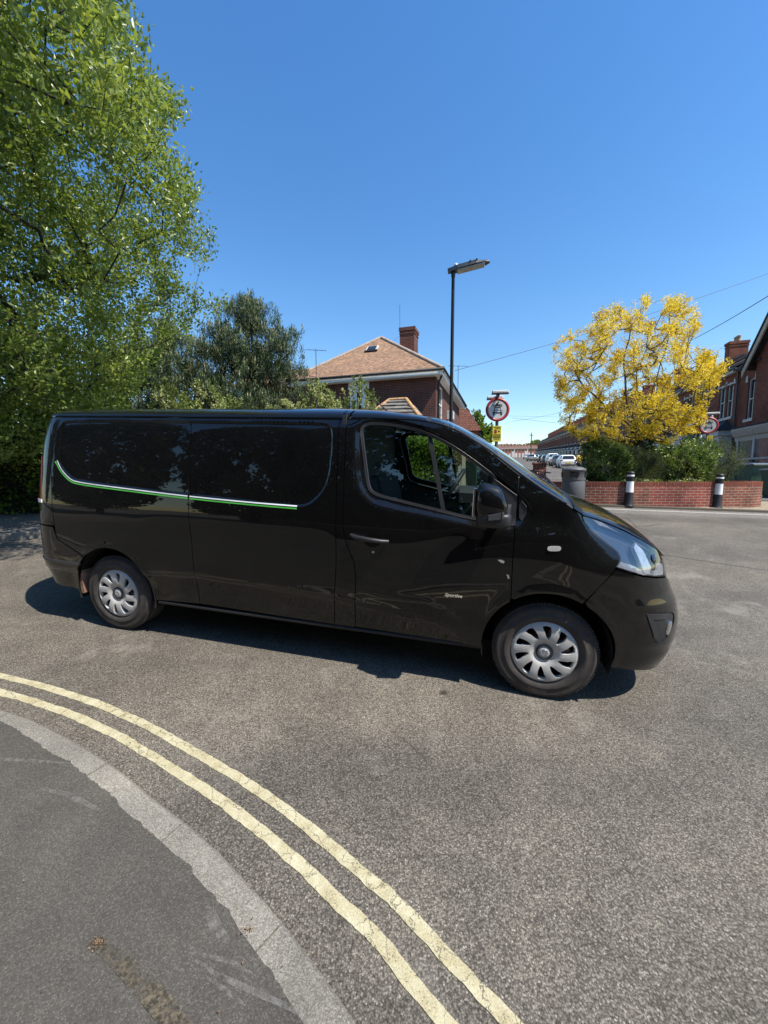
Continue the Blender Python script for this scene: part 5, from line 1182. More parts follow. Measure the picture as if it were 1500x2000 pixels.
# =================================================================== buildings
TB = brickmat('red_terrace_brick', (.29, .088, .048), (.20, .062, .036), (.21, .135, .09), stain=.3, ms=.012)
TB2 = brickmat('painted_red_brick', (.30, .05, .035), (.22, .04, .03), (.24, .12, .08), stain=.25, ms=.010)
SL = brickmat('slate_roof', (.085, .088, .095), (.06, .062, .068), (.025, .025, .028), .28, .2, .012, .3, .4)
TR = mat('painted_trim', (.55, .53, .47), .6, var=.12, nscale=3)
TRW = mat('white_render', (.62, .61, .58), .7, var=.1, nscale=2)
WG, t, bs, N, L = nodes('house_window_glass'); bs.inputs['Base Color'].default_value = (.018, .02, .024, 1); bs.inputs['Roughness'].default_value = .06; bs.inputs['Specular IOR Level'].default_value = .7
POT = mat('clay_pot', (.38, .27, .16), .8, var=.2)
def framed(par, x0, x1, z0, z1, y, d=.09, name='window', bars=1, arch=False, fm=None):
    """window lying in the local XZ plane, facing +y"""
    o = MB().box((x0, y - d, z0), (x1, y - d + .01, z1)).build(name, WG, par); mb = MB(); w = .055
    for a in ((x0, z0, x0 + w, z1), (x1 - w, z0, x1, z1), (x0, z0, x1, z0 + w), (x0, z1 - w, x1, z1)): mb.box((a[0], y - d + .012, a[1]), (a[2], y - d + .06, a[3]))
    mb.box((x0, y - d + .014, (z0 + z1) / 2 - .025), (x1, y - d + .055, (z0 + z1) / 2 + .025))
    for k in range(1, bars): xx = x0 + (x1 - x0) * k / bars; mb.box((xx - .025, y - d + .013, z0), (xx + .025, y - d + .058, z1))
    mb.build('window_frame', fm or TR, o); return o
def wall_mb(x0, x1, z0, z1, y, holes, depth=.25):
    """wall plane at y facing +y with rectangular openings and reveals"""
    V2, F = cdt([(x0, z0), (x1, z0), (x1, z1), (x0, z1)], [[(a, c), (b, c), (b, d), (a, d)] for a, b, c, d in holes], 5.0)
    mb = MB(); mb.add([(a, y, b) for a, b in V2], [tuple(f[::-1]) for f in F])
    for a, b, c, d in holes:
        q = [(a, c), (b, c), (b, d), (a, d)]
        for i in range(4):
            p, r = q[i], q[(i + 1) % 4]; mb.add([(p[0], y, p[1]), (r[0], y, r[1]), (r[0], y - .14, r[1]), (p[0], y - .14, p[1])], [(0, 1, 2, 3)])
    return mb
def chimney(par, x, y, z0, z1, w=.9, d=.5, pots=3, m=None):
    mb = MB(); mb.box((x - w / 2, y - d / 2, z0), (x + w / 2, y + d / 2, z1 - .18)); mb.box((x - w / 2 - .05, y - d / 2 - .05, z1 - .18), (x + w / 2 + .05, y + d / 2 + .05, z1)); mb.box((x - w / 2 - .03, y - d / 2 - .03, z1 - .34), (x + w / 2 + .03, y + d / 2 + .03, z1 - .26)); c = mb.build('chimney', m or TB, par)
    for k in range(pots):
        px = x + (k - (pots - 1) / 2) * w / pots * .95; MB().lathe([(.12, z1), (.10, z1 + .05), (.095, z1 + .28), (.12, z1 + .33), (.12, z1 + .38), (.09, z1 + .38)], 12, Matrix.Translation((px, y, 0))).build('chimney_pot', POT, c)
def aerial(par, x, y, z0, z1, rz=0, n=7, L=.9, name='tv_aerial'):
    mb = MB(); mb.tube([(x, y, z0), (x, y, z1)], .018, 6); c, s = cos(rz), sin(rz); mb.tube([(x - c * L / 2, y - s * L / 2, z1 - .05), (x + c * L / 2, y + s * L / 2, z1 - .05)], .012, 5)
    for k in range(n): q = -L / 2 + L * k / (n - 1); mb.tube([(x + c * q - s * .16, y + s * q + c * .16, z1 - .05), (x + c * q + s * .16, y + s * q - c * .16, z1 - .05)], .007, 4)
    mb.build(name, GREYPL, par)
EZ = 6.0; DEP = 8.0
def terrace(s0, label, w=4.4, gable=False, first=True, white=True):
    """house in the right-hand terrace; local x along the street, +y to the street, z up from the ground"""
    x, y = ST(s0, 10.94); e = empty('terraced_house', (x, y, g(x, y) + .1), SA, label=label, cat='house', group='red brick terraced houses on the right side of the street')
    holes = [(.55, 1.15, 3.55, 5.25), (1.35, 1.95, 3.55, 5.25), (3.1, 3.6, 3.55, 5.25)]
    wall_mb(0, w, -.8, EZ, 0, holes).box((0, -DEP, -.8), (w, -.26, EZ - .01)).build('wall', TB, e)
    for h in holes:
        framed(e, *h, 0, .12)
        mb = MB(); mb.box((h[0] - .08, -.02, h[2] - .12), (h[1] + .08, .07, h[2])); mb.build('sill', TR, e)
        mb = MB(); c = (h[0] + h[1]) / 2; hw = (h[1] - h[0]) / 2
        for sx in (-1, 1): mb.prism([(c + sx * (hw + .02), h[3] - .05), (c + sx * (hw + .17), h[3] - .07), (c + sx * (hw + .13), h[3] + .16), (c + sx * (hw + .03), h[3] + .19)][::sx], -.01, .03)
        mb.prism([(c - hw - .02, h[3] - .04), (c + hw + .02, h[3] - .04), (c + hw + .02, h[3] + .0), (c, h[3] + .07), (c - hw - .02, h[3] + .0)], -.008, .022)
        mb.build('lintel', TR, e)
    mb = MB(); mb.prism([(.32, EZ - .12), (-DEP / 2, 8.15), (-DEP - .3, EZ - .12), (-DEP - .3, EZ), (-DEP / 2, 8.30), (.32, EZ + .0)], 0.0, w, Matrix(((0, 1, 0, 0), (1, 0, 0, 0), (0, 0, 1, 0), (0, 0, 0, 1))))
    rf = mb.build('roof', SL, e)
    mb = MB(); mb.prism([(-DEP + .01, EZ - .02), (-DEP / 2, 8.14), (-.0, EZ - .02)], .02, .2, Matrix(((0, 1, 0, 0), (1, 0, 0, 0), (0, 0, 1, 0), (0, 0, 0, 1)))); mb.build('gable_wall', TB, e)
    mb = MB(); mb.box((0, .24, EZ - .18), (w, .335, EZ - .08), .02); mb.build('gutter', GREYPL, e); MB().box((0, .0, EZ - .32), (w, .235, EZ - .14)).build('fascia', TR, e)
    chimney(e, .45 if not gable else .2, -DEP / 2 + .2, 7.4, 9.15, .62, 1.05, 3)
    MB().tube([(.06, .08, EZ - .2), (.06, .08, 0)], .04, 8).build('downpipe', GREYPL, e)
    # door with slate hood
    M3 = Matrix.Identity(4)
    if white:
        mb = MB(); mb.box((.30, .0, -.3), (2.15, .55, 2.75)); mb.box((.20, .0, 2.55), (2.25, .68, 2.82), .02); pc = mb.build('porch', TRW, e)
        mb = MB(); V = [(.10, -.0, 2.83), (.10, .80, 2.83), (2.35, .80, 2.83), (2.35, .0, 2.83), (.95, .0, 3.42), (1.5, .0, 3.42)]; mb.add(V, [(0, 1, 4), (1, 2, 5, 4), (2, 3, 5), (0, 4, 5, 3), (3, 2, 1, 0)]); mb.build('porch_roof', SL, pc)
        d = MB().box((.55, .55, .1), (1.45, .575, 2.35)).build('door', mat('dark_front_door', (.02, .02, .022), .35), e); MB().box((.70, .575, 1.0), (1.30, .59, 2.2), .01).build('door_glass', WG, d)
        MB().box((1.55, .552, .9), (2.05, .565, 2.4)).build('side_light', WG, e)
    # bay on the other half
    mb = MB(); bx = [(2.55, 0), (2.85, .75), (4.05, .75), (4.35, 0)]; V = [(a, b, -.3) for a, b in bx] + [(a, b, 2.55) for a, b in bx]; mb.add(V, [(0, 1, 5, 4), (1, 2, 6, 5), (2, 3, 7, 6)]); by = mb.build('bay', TRW, e)
    mb = MB(); mb.add([(2.42, 0, 2.56), (2.75, .92, 2.56), (4.15, .92, 2.56), (4.40, 0, 2.56), (2.9, 0, 3.25), (3.95, 0, 3.25)], [(0, 1, 4), (1, 2, 5, 4), (2, 3, 5), (3, 2, 1, 0), (0, 4, 5, 3)]); mb.build('bay_roof', SL, by)
    mb = MB(); mb.box((3.0, .755, .75), (3.9, .765, 2.35)); mb.add([(2.60, .14, .75), (2.81, .67, .75), (2.81, .67, 2.35), (2.60, .14, 2.35)], [(0, 1, 2, 3)]); mb.build('bay_window', WG, by)
    mb = MB()
    for xx in (2.98, 3.43, 3.88): mb.box((xx, .766, .7), (xx + .05, .79, 2.4))
    mb.box((2.98, .766, 1.5), (3.93, .785, 1.56)); mb.build('window_frame', TR, by)
    return e
h0 = terrace(24.35, 'red brick terraced house with a slate hood over a white door, behind the golden tree')
DEPT = Matrix(((0, 1, 0, 0), (1, 0, 0, 0), (0, 0, 1, 0), (0, 0, 0, 1)))
# gabled nearest house, partly out of frame
x, y = ST(17.6, 10.94); gh = empty('gabled_house', (x, y, g(x, y) + .1), SA, label='red brick house with a bargeboard gable and arched passage at the right edge', cat='house')
hs = [(5.45, 6.0, 3.55, 5.45), (5.25, 6.05, -.3, 2.45)]
wall_mb(0, 6.75, -.8, EZ + .15, 0, hs).box((0, -DEP, -.8), (6.75, -.26, EZ)).build('wall', TB, gh)
framed(gh, *hs[0], 0, .12); MB().box((5.2, -.9, -.3), (6.1, -.88, 2.5)).build('passage_end', DARK, gh)
mb = MB(); mb.box((5.3, -.02, 3.42), (6.08, .08, 3.55)); mb.build('sill', TR, gh)
for (c, hw, zt_) in ((5.725, .275, 5.45), (5.65, .40, 2.45)):
    mb = MB()
    for sx in (-1, 1): mb.prism([(c + sx * (hw + .0), zt_ - .12), (c + sx * (hw + .17), zt_ - .12), (c + sx * (hw + .15), zt_ + .16), (c + sx * (hw + .04), zt_ + .22)][::sx], -.01, .045)
    mb.build('lintel_stone', TR, gh)
mb = MB(); mb.prism([(5.25 + .4 - .42 * cos(a), 2.43 - .0 + .30 * sin(a)) for a in np.linspace(0, pi, 12)] + [(5.25 + .4 + .30 * cos(a), 2.40 + .16 * sin(a)) for a in np.linspace(0, pi, 12)], -.0, .03); mb.build('brick_arch', TB2, gh)
MB().add([(5.15, -.5, 2.3), (6.15, -.5, 2.3), (6.15, -.5, 2.5), (5.15, -.5, 2.5)], [(0, 1, 2, 3)]).build('passage_header', DARK, gh)
mb = MB(); mb.prism([(.32, EZ + .0), (-DEP / 2, 8.25), (-DEP - .3, EZ + .0), (-DEP - .3, EZ + .12), (-DEP / 2, 8.40), (.32, EZ + .12)], 4.6, 6.76, DEPT); mb.build('roof', SL, gh)
# projecting gable toward the street, x 0..4.7
mb = MB(); mb.prism([(-.1, EZ), (5.05, EZ), (2.45, 8.6)], -.2, .25); mb.box((.0, -.1, -.8), (4.95, .25, EZ + .01)); 
mb.build('gable_wall', TB, gh)
mb = MB()
for a, b in (((5.38, 5.72), (2.45, 8.95)), ((-.45, 5.75), (2.45, 8.95))):
    (x0, z0), (x1, z1) = a, b; mb.add([(x0, .60, z0), (x1, .60, z1), (x1, .60, z1 - .34), (x0, .60, z0 - .30), (x0, .54, z0), (x1, .54, z1), (x1, .54, z1 - .34), (x0, .54, z0 - .30)], [(0, 1, 2, 3), (7, 6, 5, 4), (0, 4, 5, 1), (3, 2, 6, 7), (0, 3, 7, 4), (1, 5, 6, 2)])
mb.build('bargeboard', mat('cream_bargeboard', (.42, .36, .27), .6, var=.1), gh)
mb = MB()
for a, b in (((5.42, 5.74), (2.45, 8.97)), ((-.48, 5.76), (2.45, 8.97))):
    (x0, z0), (x1, z1) = a, b; mb.add([(x0, .64, z0), (x1, .64, z1), (x1, -4, z1), (x0, -4, z0), (x0, .64, z0 + .09), (x1, .64, z1 + .09), (x1, -4, z1 + .09), (x0, -4, z0 + .09)], [(0, 1, 2, 3), (4, 5, 6, 7), (0, 1, 5, 4)])
mb.build('gable_roof', SL, gh)
mb = MB(); mb.box((.7, .25, -.3), (4.72, .80, 2.45)); bay = mb.build('bay', TRW, gh)
mb = MB(); mb.prism([(.25, 3.05), (1.02, 2.98), (1.02, 2.88), (.92, 2.62), (.86, 2.60), (.84, 2.40), (.25, 2.40)], .55, 4.92, DEPT); mb.build('bay_cornice', mat('cream_stone', (.42, .38, .31), .7, var=.1), bay)
MB().box((.5, .2, 3.0), (5.0, 1.05, 3.05)).build('bay_roof', SL, bay)
o = MB().box((2.2, .81, .65), (4.6, .82, 2.38)).add([(4.722, .36, .65), (4.722, .76, .65), (4.722, .76, 2.38), (4.722, .36, 2.38)], [(0, 1, 2, 3)]).build('bay_window', mat('net_curtain_glass', (.12, .125, .13), .15, coat=.6, nscale=3, var=.3), bay); mb = MB()
for xx in (2.15, 3.35, 4.6): mb.box((xx, .80, .6), (xx + .12, .86, 2.45))
mb.box((2.15, .8, .58), (4.72, .87, .66)); mb.box((2.15, .80, 1.55), (4.72, .85, 1.62)); mb.build('window_frame', TR, bay)
chimney(gh, 6.75 + .1, -DEP / 2 + .3, 7.2, 8.75, .85, .7, 3)
aerial(gh, 7.0, -3.6, 8.9, 10.15, .5, 3, 1.6)
# terraces further down (right)
sl = 28.75; k = 0; wh = ['with white ground floor', 'with pale bay', 'with white bay and dark hood', 'with white porch']
ords = ['first', 'second', 'third', 'fourth', 'fifth', 'sixth', 'seventh', 'eighth', 'ninth', 'tenth', 'eleventh', 'twelfth', 'thirteenth', 'fourteenth', 'fifteenth', 'sixteenth', 'seventeenth', 'eighteenth', 'nineteenth', 'twentieth'] + ['twenty-' + q for q in ('first', 'second', 'third', 'fourth', 'fifth', 'sixth', 'seventh', 'eighth', 'ninth')] + ['thirtieth', 'thirty-first']
while sl < 166 and k < 31:
    e = copy_tree(h0); x, y = ST(sl, 10.94); e.location = (x, y, g(x, y) + .1); e['label'] = 'terraced brick house, %s beyond the one with the slate porch hood' % ords[k]; sl += 4.4; k += 1
# terraces on the left far side, and the rows across the valley
def row_house(x, y, rz, w, wm, label, grp, h=5.2, d=7, base=None):
    e = empty('distant_house', (x, y, g(x, y) if base is None else base), rz, label=label, cat='house', group=grp)
    mb = MB(); mb.box((0, -d, -3), (w, 0, h)); mb.build('wall', wm, e)
    mb = MB(); mb.prism([(.3, h - .1), (-d / 2, h + 2.2), (-d - .3, h - .1)], 0, w, DEPT); mb.build('roof', mat('brown_tiles_far', (.15, .085, .06), .9, nscale=2), e)
    for (a, b, c, dd) in ((.5, 1.6, 3.2, 4.6), (2.6, 3.6, 3.2, 4.6), (2.3, 3.9, .6, 2.2)): o = MB().box((a, 0, c), (b, .03, dd)).build('window', WG, e); MB().box((a - .1, -.0, dd), (b + .1, .05, dd + .2)).build('lintel', TRW, o)
    MB().box((.4, 0, 0), (1.4, .04, 2.1)).build('door', TRW, e)
    MB().box((-.3, -d / 2 - .5, h + 1.4), (.3, -d / 2 + .5, h + 2.6)).build('chimney', TB, e); return e
FARB = mat('sunlit_far_brick', (.34, .15, .11), .9, nscale=1.2, var=.25)
for k in range(14):
    az = math.atan2(978 - 750 + k * 6.3, 760); D_ = 185 + k * 3.5; x, y = D_ * math.tan(az), D_
    row_house(x, y, radians(180 - 12), 5.2, FARB if k % 4 else TRW, '%s of the small terraced houses climbing the far hillside, counted from the left' % ords[k].capitalize(), 'small houses on the far hillside', h=4.4, base=1.634 + (928 - 896) / 760 * D_ + (k * .12))
for k in range(9):
    az = math.atan2(988 - 750 + k * 8.3, 760); D_ = 250 + k * 3; x, y = D_ * math.tan(az), D_
    row_house(x, y, radians(180 - 12), 6.4, FARB if k % 3 else TRW, '%s house of the upper row on the far hill, counted from the left' % ords[k].capitalize(), 'upper row of houses on the far hill', h=4.6, base=1.634 + (928 - 888) / 760 * D_)
hillV = []; 
hl = shrub('hilltop_trees', (121, 290), (15, 8, 3.6), 420, 1.3, 1.0, LFS, 301, 'hazy clump of trees on the far hilltop', cat='trees', nn=14, base=1.634 + (928 - 880) / 760 * 290 - g(121, 290), sp=1.4)
# ---- brick house behind the van
HB = brickmat('brown_red_brick', (.15, .048, .034), (.095, .036, .030), (.26, .20, .155), stain=.2, ms=.013)
TL, t, bs, N, L = nodes('clay_tile_roof'); uv = uvco(t); b = N.new('ShaderNodeTexBrick'); L.new(uv, b.inputs['Vector']); b.inputs['Scale'].default_value = 1
for kk, v in (('Brick Width', .17), ('Row Height', .11), ('Mortar Size', .004), ('Mortar Smooth', .3)): b.inputs[kk].default_value = v
b.inputs['Color1'].default_value = (.335, .20, .112, 1); b.inputs['Color2'].default_value = (.20, .122, .075, 1); b.inputs['Mortar'].default_value = (.05, .03, .025, 1)
sx = N.new('ShaderNodeSeparateXYZ'); L.new(uv, sx.inputs[0]); saw = math_(t, 'FRACT', math_(t, 'DIVIDE', sx.outputs[1], .11))
n1 = noise(t, uv, 7, 4); n2 = noise(t, uv, 1.1, 5); c = mixc(t, 1., b.outputs[0], ramp(t, n1, [(.3, (.62, .6, .58)), (.7, (1.3, 1.25, 1.2))]), 'MULTIPLY'); c = mixc(t, 1., c, ramp(t, n2, [(.3, (.85,) * 3), (.7, (1.12,) * 3)]), 'MULTIPLY')
L.new(c, bs.inputs['Base Color']); bs.inputs['Roughness'].default_value = .9; bump(t, bs, math_(t, 'ADD', math_(t, 'MULTIPLY', saw, -1.), math_(t, 'MULTIPLY', n1, .5)), 1., .025)
x, y = 2.33, 18.0; hh = empty('brick_house', (x, y, g(x, y) + .0), SA, label='detached brown brick house with a hipped clay tile roof behind the van', cat='house')
hh.scale = (1, -1, 1)
# local x = along street (away), local y = toward street side; house spans y -6.6..0
ZE = 5.0; Wd = 7.0; Dp = 9.
HM = Matrix(((0, -1, 0, 0), (1, 0, 0, 0), (0, 0, 1, 0), (0, 0, 0, 1)))  # front plane helper: its x runs along local +y, its +y to local -x
hls = [(-4.18, -3.38, 2.2, 4.66)]
mb = wall_mb(-Wd, 0, -.5, ZE, 0, hls); mb.V = [tuple(HM @ Vector(v)) for v in mb.V]
hl2 = [(1.0, 2.1, 2.9, 4.6), (4.6, 5.4, 3.0, 4.6), (2.6, 3.5, .3, 2.3)]
m2 = wall_mb(0, Dp, -.5, ZE, 0, hl2); k0 = len(mb.V); mb.V += m2.V; mb.F += [tuple(i + k0 for i in f) for f in m2.F]; mb.S += m2.S
mb.box((.27, -Wd, -.5), (Dp, -.27, ZE)); mb.build('wall', HB, hh)
for a in hl2: framed(hh, *a, 0, .1, fm=WHITE)
# white dormer-door on the front
mb = MB().box((-4.23, -.10, 4.42), (-3.18, .06, 4.75), .01).box((-4.15, -.12, 2.2), (-3.98, .03, 4.42)).box((-3.53, -.12, 2.2), (-3.35, .03, 4.42)).box((-3.98, -.12, 2.2), (-3.85, 0.0, 4.42)); mb.V = [tuple(HM @ Vector(v)) for v in mb.V]; wf = mb.build('window_surround', WHITE, hh)
mb = MB().box((-3.98, -.10, 2.2), (-3.53, -.06, 4.42)); mb.V = [tuple(HM @ Vector(v)) for v in mb.V]; gl = mb.build('front_window', WG, hh)
mb = MB().box((-3.86, -.055, 2.2), (-3.82, -.03, 4.42)).box((-3.59, -.055, 2.2), (-3.53, -.03, 4.42)).box((-3.85, -.055, 4.3), (-3.55, -.03, 4.42)).box((-3.85, -.055, 3.72), (-3.55, -.03, 3.78)).box((-3.85, -.055, 3.0), (-3.55, -.03, 3.06)); mb.V = [tuple(HM @ Vector(v)) for v in mb.V]; mb.build('window_frame', WHITE, gl)
ov = .38; zr = 7.76; zo = ZE - .02; yc = -3.55 
V = [(-ov, ov, zo), (-ov, -Wd - ov, zo), (Dp + ov, -Wd - ov, zo), (Dp + ov, ov, zo), (3.0, yc, zr), (Dp - 3, yc, zr)]
mb = MB(); mb.add(V, [(0, 4, 1), (1, 4, 5, 2), (2, 5, 3), (3, 5, 4, 0), (0, 1, 2, 3)]); rf = mb.build('roof', TL, hh)
HT = mat('ridge_tile', (.38, .29, .22), .85, nscale=9, var=.25)
mb = MB()
for a, b_ in ((0, 4), (1, 4), (2, 5), (3, 5), (4, 5)): mb.tube([V[a], V[b_]], .09, 8)
mb.build('ridge_tiles', HT, hh)
mb = MB(); mb.box((-ov + .02, -Wd - ov, zo - .22), (-ov + .06, ov, zo)); mb.box((-ov + .02, ov - .06, zo - .22), (Dp + ov, ov - .02, zo)); mb.box((-ov + .04, -Wd - ov, zo - .24), (.0, ov - .03, zo - .20)); mb.box((0, .0, zo - .24), (Dp, ov - .03, zo - .20)); mb.build('fascia', WHITE, hh)
mb = MB(); mb.tube([(-ov - .05, -Wd - ov, zo - .02), (-ov - .05, ov + .05, zo - .02), (Dp + ov, ov + .05, zo - .02)], .055, 8); mb.tube([(-.2, ov, zo - .1), (.06, .12, zo - .5), (.06, .10, -.3)], .045, 8); mb.tube([(Dp, ov, zo - .1), (Dp + .2, ov + .3, zo - .4)], .04, 6); mb.build('gutter', RUB, hh)
chimney(hh, 3.72, -2.17, 5.8, 8.25, .92, .8, 0, HB); 
MB().box((3.35, -2.5, 8.245), (4.1, -1.85, 8.30)).build('chimney_cap', mat('mortar_cap', (.2, .17, .14), .9), hh)
mb = MB(); mb.tube([(3.4, -2.6, 7.2), (3.4, -2.62, 9.5)], .012, 5); mb.tube([(3.4, -2.6, 7.9), (3.2, -3.3, 7.3)], .006, 4); mb.build('aerial_rod', GREYPL, hh)
# rooflight on the front hip
fr = lambda s, q: Vector((-ov + (3.0 + ov) * q, yc + s, zo + (zr - zo) * q)); nv = Vector((-(zr - zo), 0, 3.0 + ov)).normalized()
for nm, m_, (a, b_, c, d), off in (('rooflight_frame', TR, (-.42, .20, .60, .72), .07), ('rooflight_glass', WG, (-.34, .12, .615, .705), .09), ('rooflight_flashing', RUB, (-.45, .23, .585, .612), .075)):
    mb = MB(); q = [fr(a, c), fr(b_, c), fr(b_, d), fr(a, d)]; V8 = [tuple(p) for p in q] + [tuple(p + nv * off) for p in q]; mb.add(V8, [(3, 2, 1, 0), (4, 5, 6, 7), (0, 1, 5, 4), (1, 2, 6, 5), (2, 3, 7, 6), (3, 0, 4, 7)]); mb.build(nm, m_, rf)
# oriel on the street side
mb = MB(); mb.prism([(.7, 2.45), (2.5, 2.45), (2.2, 2.0), (1.0, 2.0)], 0, .45); mb.box((.7, .0, 2.45), (2.5, .55, 2.85), .02); mb.build('oriel_box', WHITE, hh)
MB().box((3.4, .0, 3.3), (3.9, .35, 3.75), .02).build('air_unit', mat('pale_unit', (.5, .5, .5), .5), hh)
# low wing of the house on the left
mb = MB(); yl = -Wd - ov
V = [(1.2, yl, zo), (1.2, yl - 3.5, zo), (6, yl - 3.5, zo), (6, yl, zo), (3.2, yl + 1.2, zo + 1.15), (3.2, yl - 3.5, zo + 1.15)]
mb.add([(v[0] - 1.4, v[1], v[2]) for v in V], [(0, 4, 5, 1), (1, 5, 2), (2, 5, 4, 3), (0, 1, 2, 3), (0, 3, 4)]); mb.build('wing_roof', TL, hh); MB().box((.6, yl - 3.2, -.5), (4.2, yl + .5, zo)).build('wing_wall', HB, hh)
x, y = -3.3, 19.5; e = empty('aerial_pole', (x, y, g(x, y)), label='television aerial on a thin pole left of the brick house roof', cat='aerial'); aerial(e, 0, 0, 0, 6.15, .15, 6, .95); 
x, y = 5.0, 27.0; e = empty('aerial_pole', (x, y, g(x, y)), label='spiky television aerial rising beside the lamp post', cat='aerial'); aerial(e, 0, 0, 0, 7.2, .1, 8, 1.3)
# outbuilding with weathered slabs and clay edge tiles
x, y = -.05, 15.2; ob = empty('outbuilding', (x, y, g(x, y)), -.3, label='outbuilding with grey roof slabs and orange edge tiles before the brick house', cat='outbuilding')
MB().box((-.75, 0, -.3), (1.35, 2.2, 2.6)).build('wall', HB, ob)
P0, P1, P2, P3 = (-.85, -.1, 2.55), (1.55, -.1, 2.45), (.72, .75, 3.42), (.05, .75, 3.42)
mb = MB(); NS = 6
for k in range(NS):
    a, b_ = k / NS, (k + 1) / NS + .02; L0_ = Vector(P0).lerp(Vector(P3), a); R0 = Vector(P1).lerp(Vector(P2), a); L1 = Vector(P0).lerp(Vector(P3), min(1, b_)); R1 = Vector(P1).lerp(Vector(P2), min(1, b_)); up = Vector((0, -.03, .05))
    V = [L0_ + up, R0 + up, R1, L1, L0_, R0]; mb.add(V, [(0, 1, 2, 3), (4, 5, 1, 0)])
mb.add([P0, P3, (.05, 2.4, 3.42), (-.85, 2.4, 2.55)], [(0, 1, 2, 3)]); mb.add([P1, (1.55, 2.4, 2.45), (.72, 2.4, 3.42), P2], [(0, 1, 2, 3)]); mb.add([P3, P2, (.72, 2.4, 3.42), (.05, 2.4, 3.42)], [(0, 1, 2, 3)])
mb.build('roof', mat('weathered_slab', (.19, .175, .15), .85, nscale=4, var=.3), ob)
mb = MB(); mb.tube([P0, P3], .075, 8); mb.tube([P3, P2], .07, 8); mb.tube([P2, P1], .085, 8); mb.build('edge_tiles', mat('orange_edge_tile', (.47, .27, .12), .85, nscale=12, var=.3), ob)
# second house down the left side
x, y = ST(44, -3.1); e = empty('tiled_house', (x, y, g(x, y)), SA, label='small brick house with a steep red tiled roof right of the lamp post', cat='house')
e.scale = (1, -1, 1); MB().box((0, -8, -.5), (7, 0, 3.9)).build('wall', TB, e)
mb = MB(); mb.add([(-.3, .3, 3.8), (-.3, -8.3, 3.8), (7.3, -8.3, 3.8), (7.3, .3, 3.8), (1.0, -1.3, 6.4), (1.0, -7, 6.4), (6.3, -7, 6.4), (6.3, -1.3, 6.4), (3.2, -3.5, 7.0), (4, -3.5, 7.0)], [(0, 4, 5, 1), (1, 5, 6, 2), (2, 6, 7, 3), (3, 7, 4, 0), (4, 7, 9, 8), (5, 8, 9, 6), (4, 8, 5), (7, 6, 9)])
mb.build('roof', brickmat('red_pantile', (.28, .11, .07), (.20, .08, .055), (.05, .025, .02), .33, .30, .05, .2, .8), e)
MB().box((-.26, -5.6, 4.6), (.6, -4.7, 5.4)).build('rooflight', WHITE, e)
MB().box((-.02, .0, 3.4), (7, .12, 3.8)).build('gutter', RUB, e)
x, y = ST(34, -3.2); tr = shrub('roadside_tree', (11.0, 48.0), (2.1, 2.1, 2.75), 420, .42, .26, LF1, 311, 'leafy green tree behind the left no motor vehicles sign', cat='tree', nn=16, base=.4, sp=.7, tw=BARK)
# ---- telegraph pole and wires
x, y = ST(100, 5.2); tp = empty('telegraph_pole', (x, y, g(x, y)), label='wooden telegraph pole far down the street', cat='telegraph pole'); MB().tube([(0, 0, 0), (0, 0, 6.6)], [.15, .11], 8).box((-.5, -.05, 5.9), (.5, .05, 6.0)).build('pole', BARK, tp)
def wire(a, b, sag, r, label):
    A, B = Vector(a), Vector(b); P = [A.lerp(B, t) - Vector((0, 0, sag * 4 * t * (1 - t))) for t in np.linspace(0, 1, 26)]
    tag(MB().tube(P, r, 4).build('overhead_wire', RUB, uv=False), label, 'wire', 'overhead wires across the street')
wire((3.35, 19.0, 6.57), (24.22, 24.0, 14.02), .25, .012, 'thin overhead wire from the brick house rising behind the golden tree to the upper right')
wire((14.84, 15.0, 8.65), (20.06, 27.0, 10.38), .1, .016, 'thick overhead cable running up to the right edge above the chimney')
top = (x, y, g(x, y) + 6.4)
wire(top, (11.71, 40.0, 4.34), .5, .016, 'overhead wire from the far telegraph pole down to the left')
wire((9.7, 30.0, 5.7), (18.87, 30.0, 8.08), .3, .010, 'overhead wire fanning out right of the left sign, topmost')
wire((10.98, 34.0, 6.54), (21.58, 34.0, 5.59), .1, .012, 'overhead wire fanning out right of the left sign, lowest and flattest')
wire((10.54, 34.0, 6.71), (21.52, 34.0, 6.71), .1, .008, 'faint overhead wire crossing level behind the left sign')
# ---- bins by the gabled house
for i, (s, tt, lab, sc_, lm_) in enumerate(((19.3, 8.9, 'green wheelie bin with a pale lid by the gabled house, nearest the road sign', 1., PL_), (18.35, 8.9, 'large green bin with a pale blue lid near the right edge', 1.2, PL_), (17.0, 9.0, 'dark green wheelie bin cut by the right edge of the photo', 1.1, PL_))):
    xx, yy = ST(s, tt); wheelie(xx, yy, SA + pi / 2 + .15 * i, GRNB, lm_, lab, sc_)
xx, yy = ST(20.3, 9.8); shrub('front_garden_shrub', (xx, yy), (.45, .45, .65), 130, .08, .04, LFD, 331, 'small dark shrub beside the arched passage', nn=12)
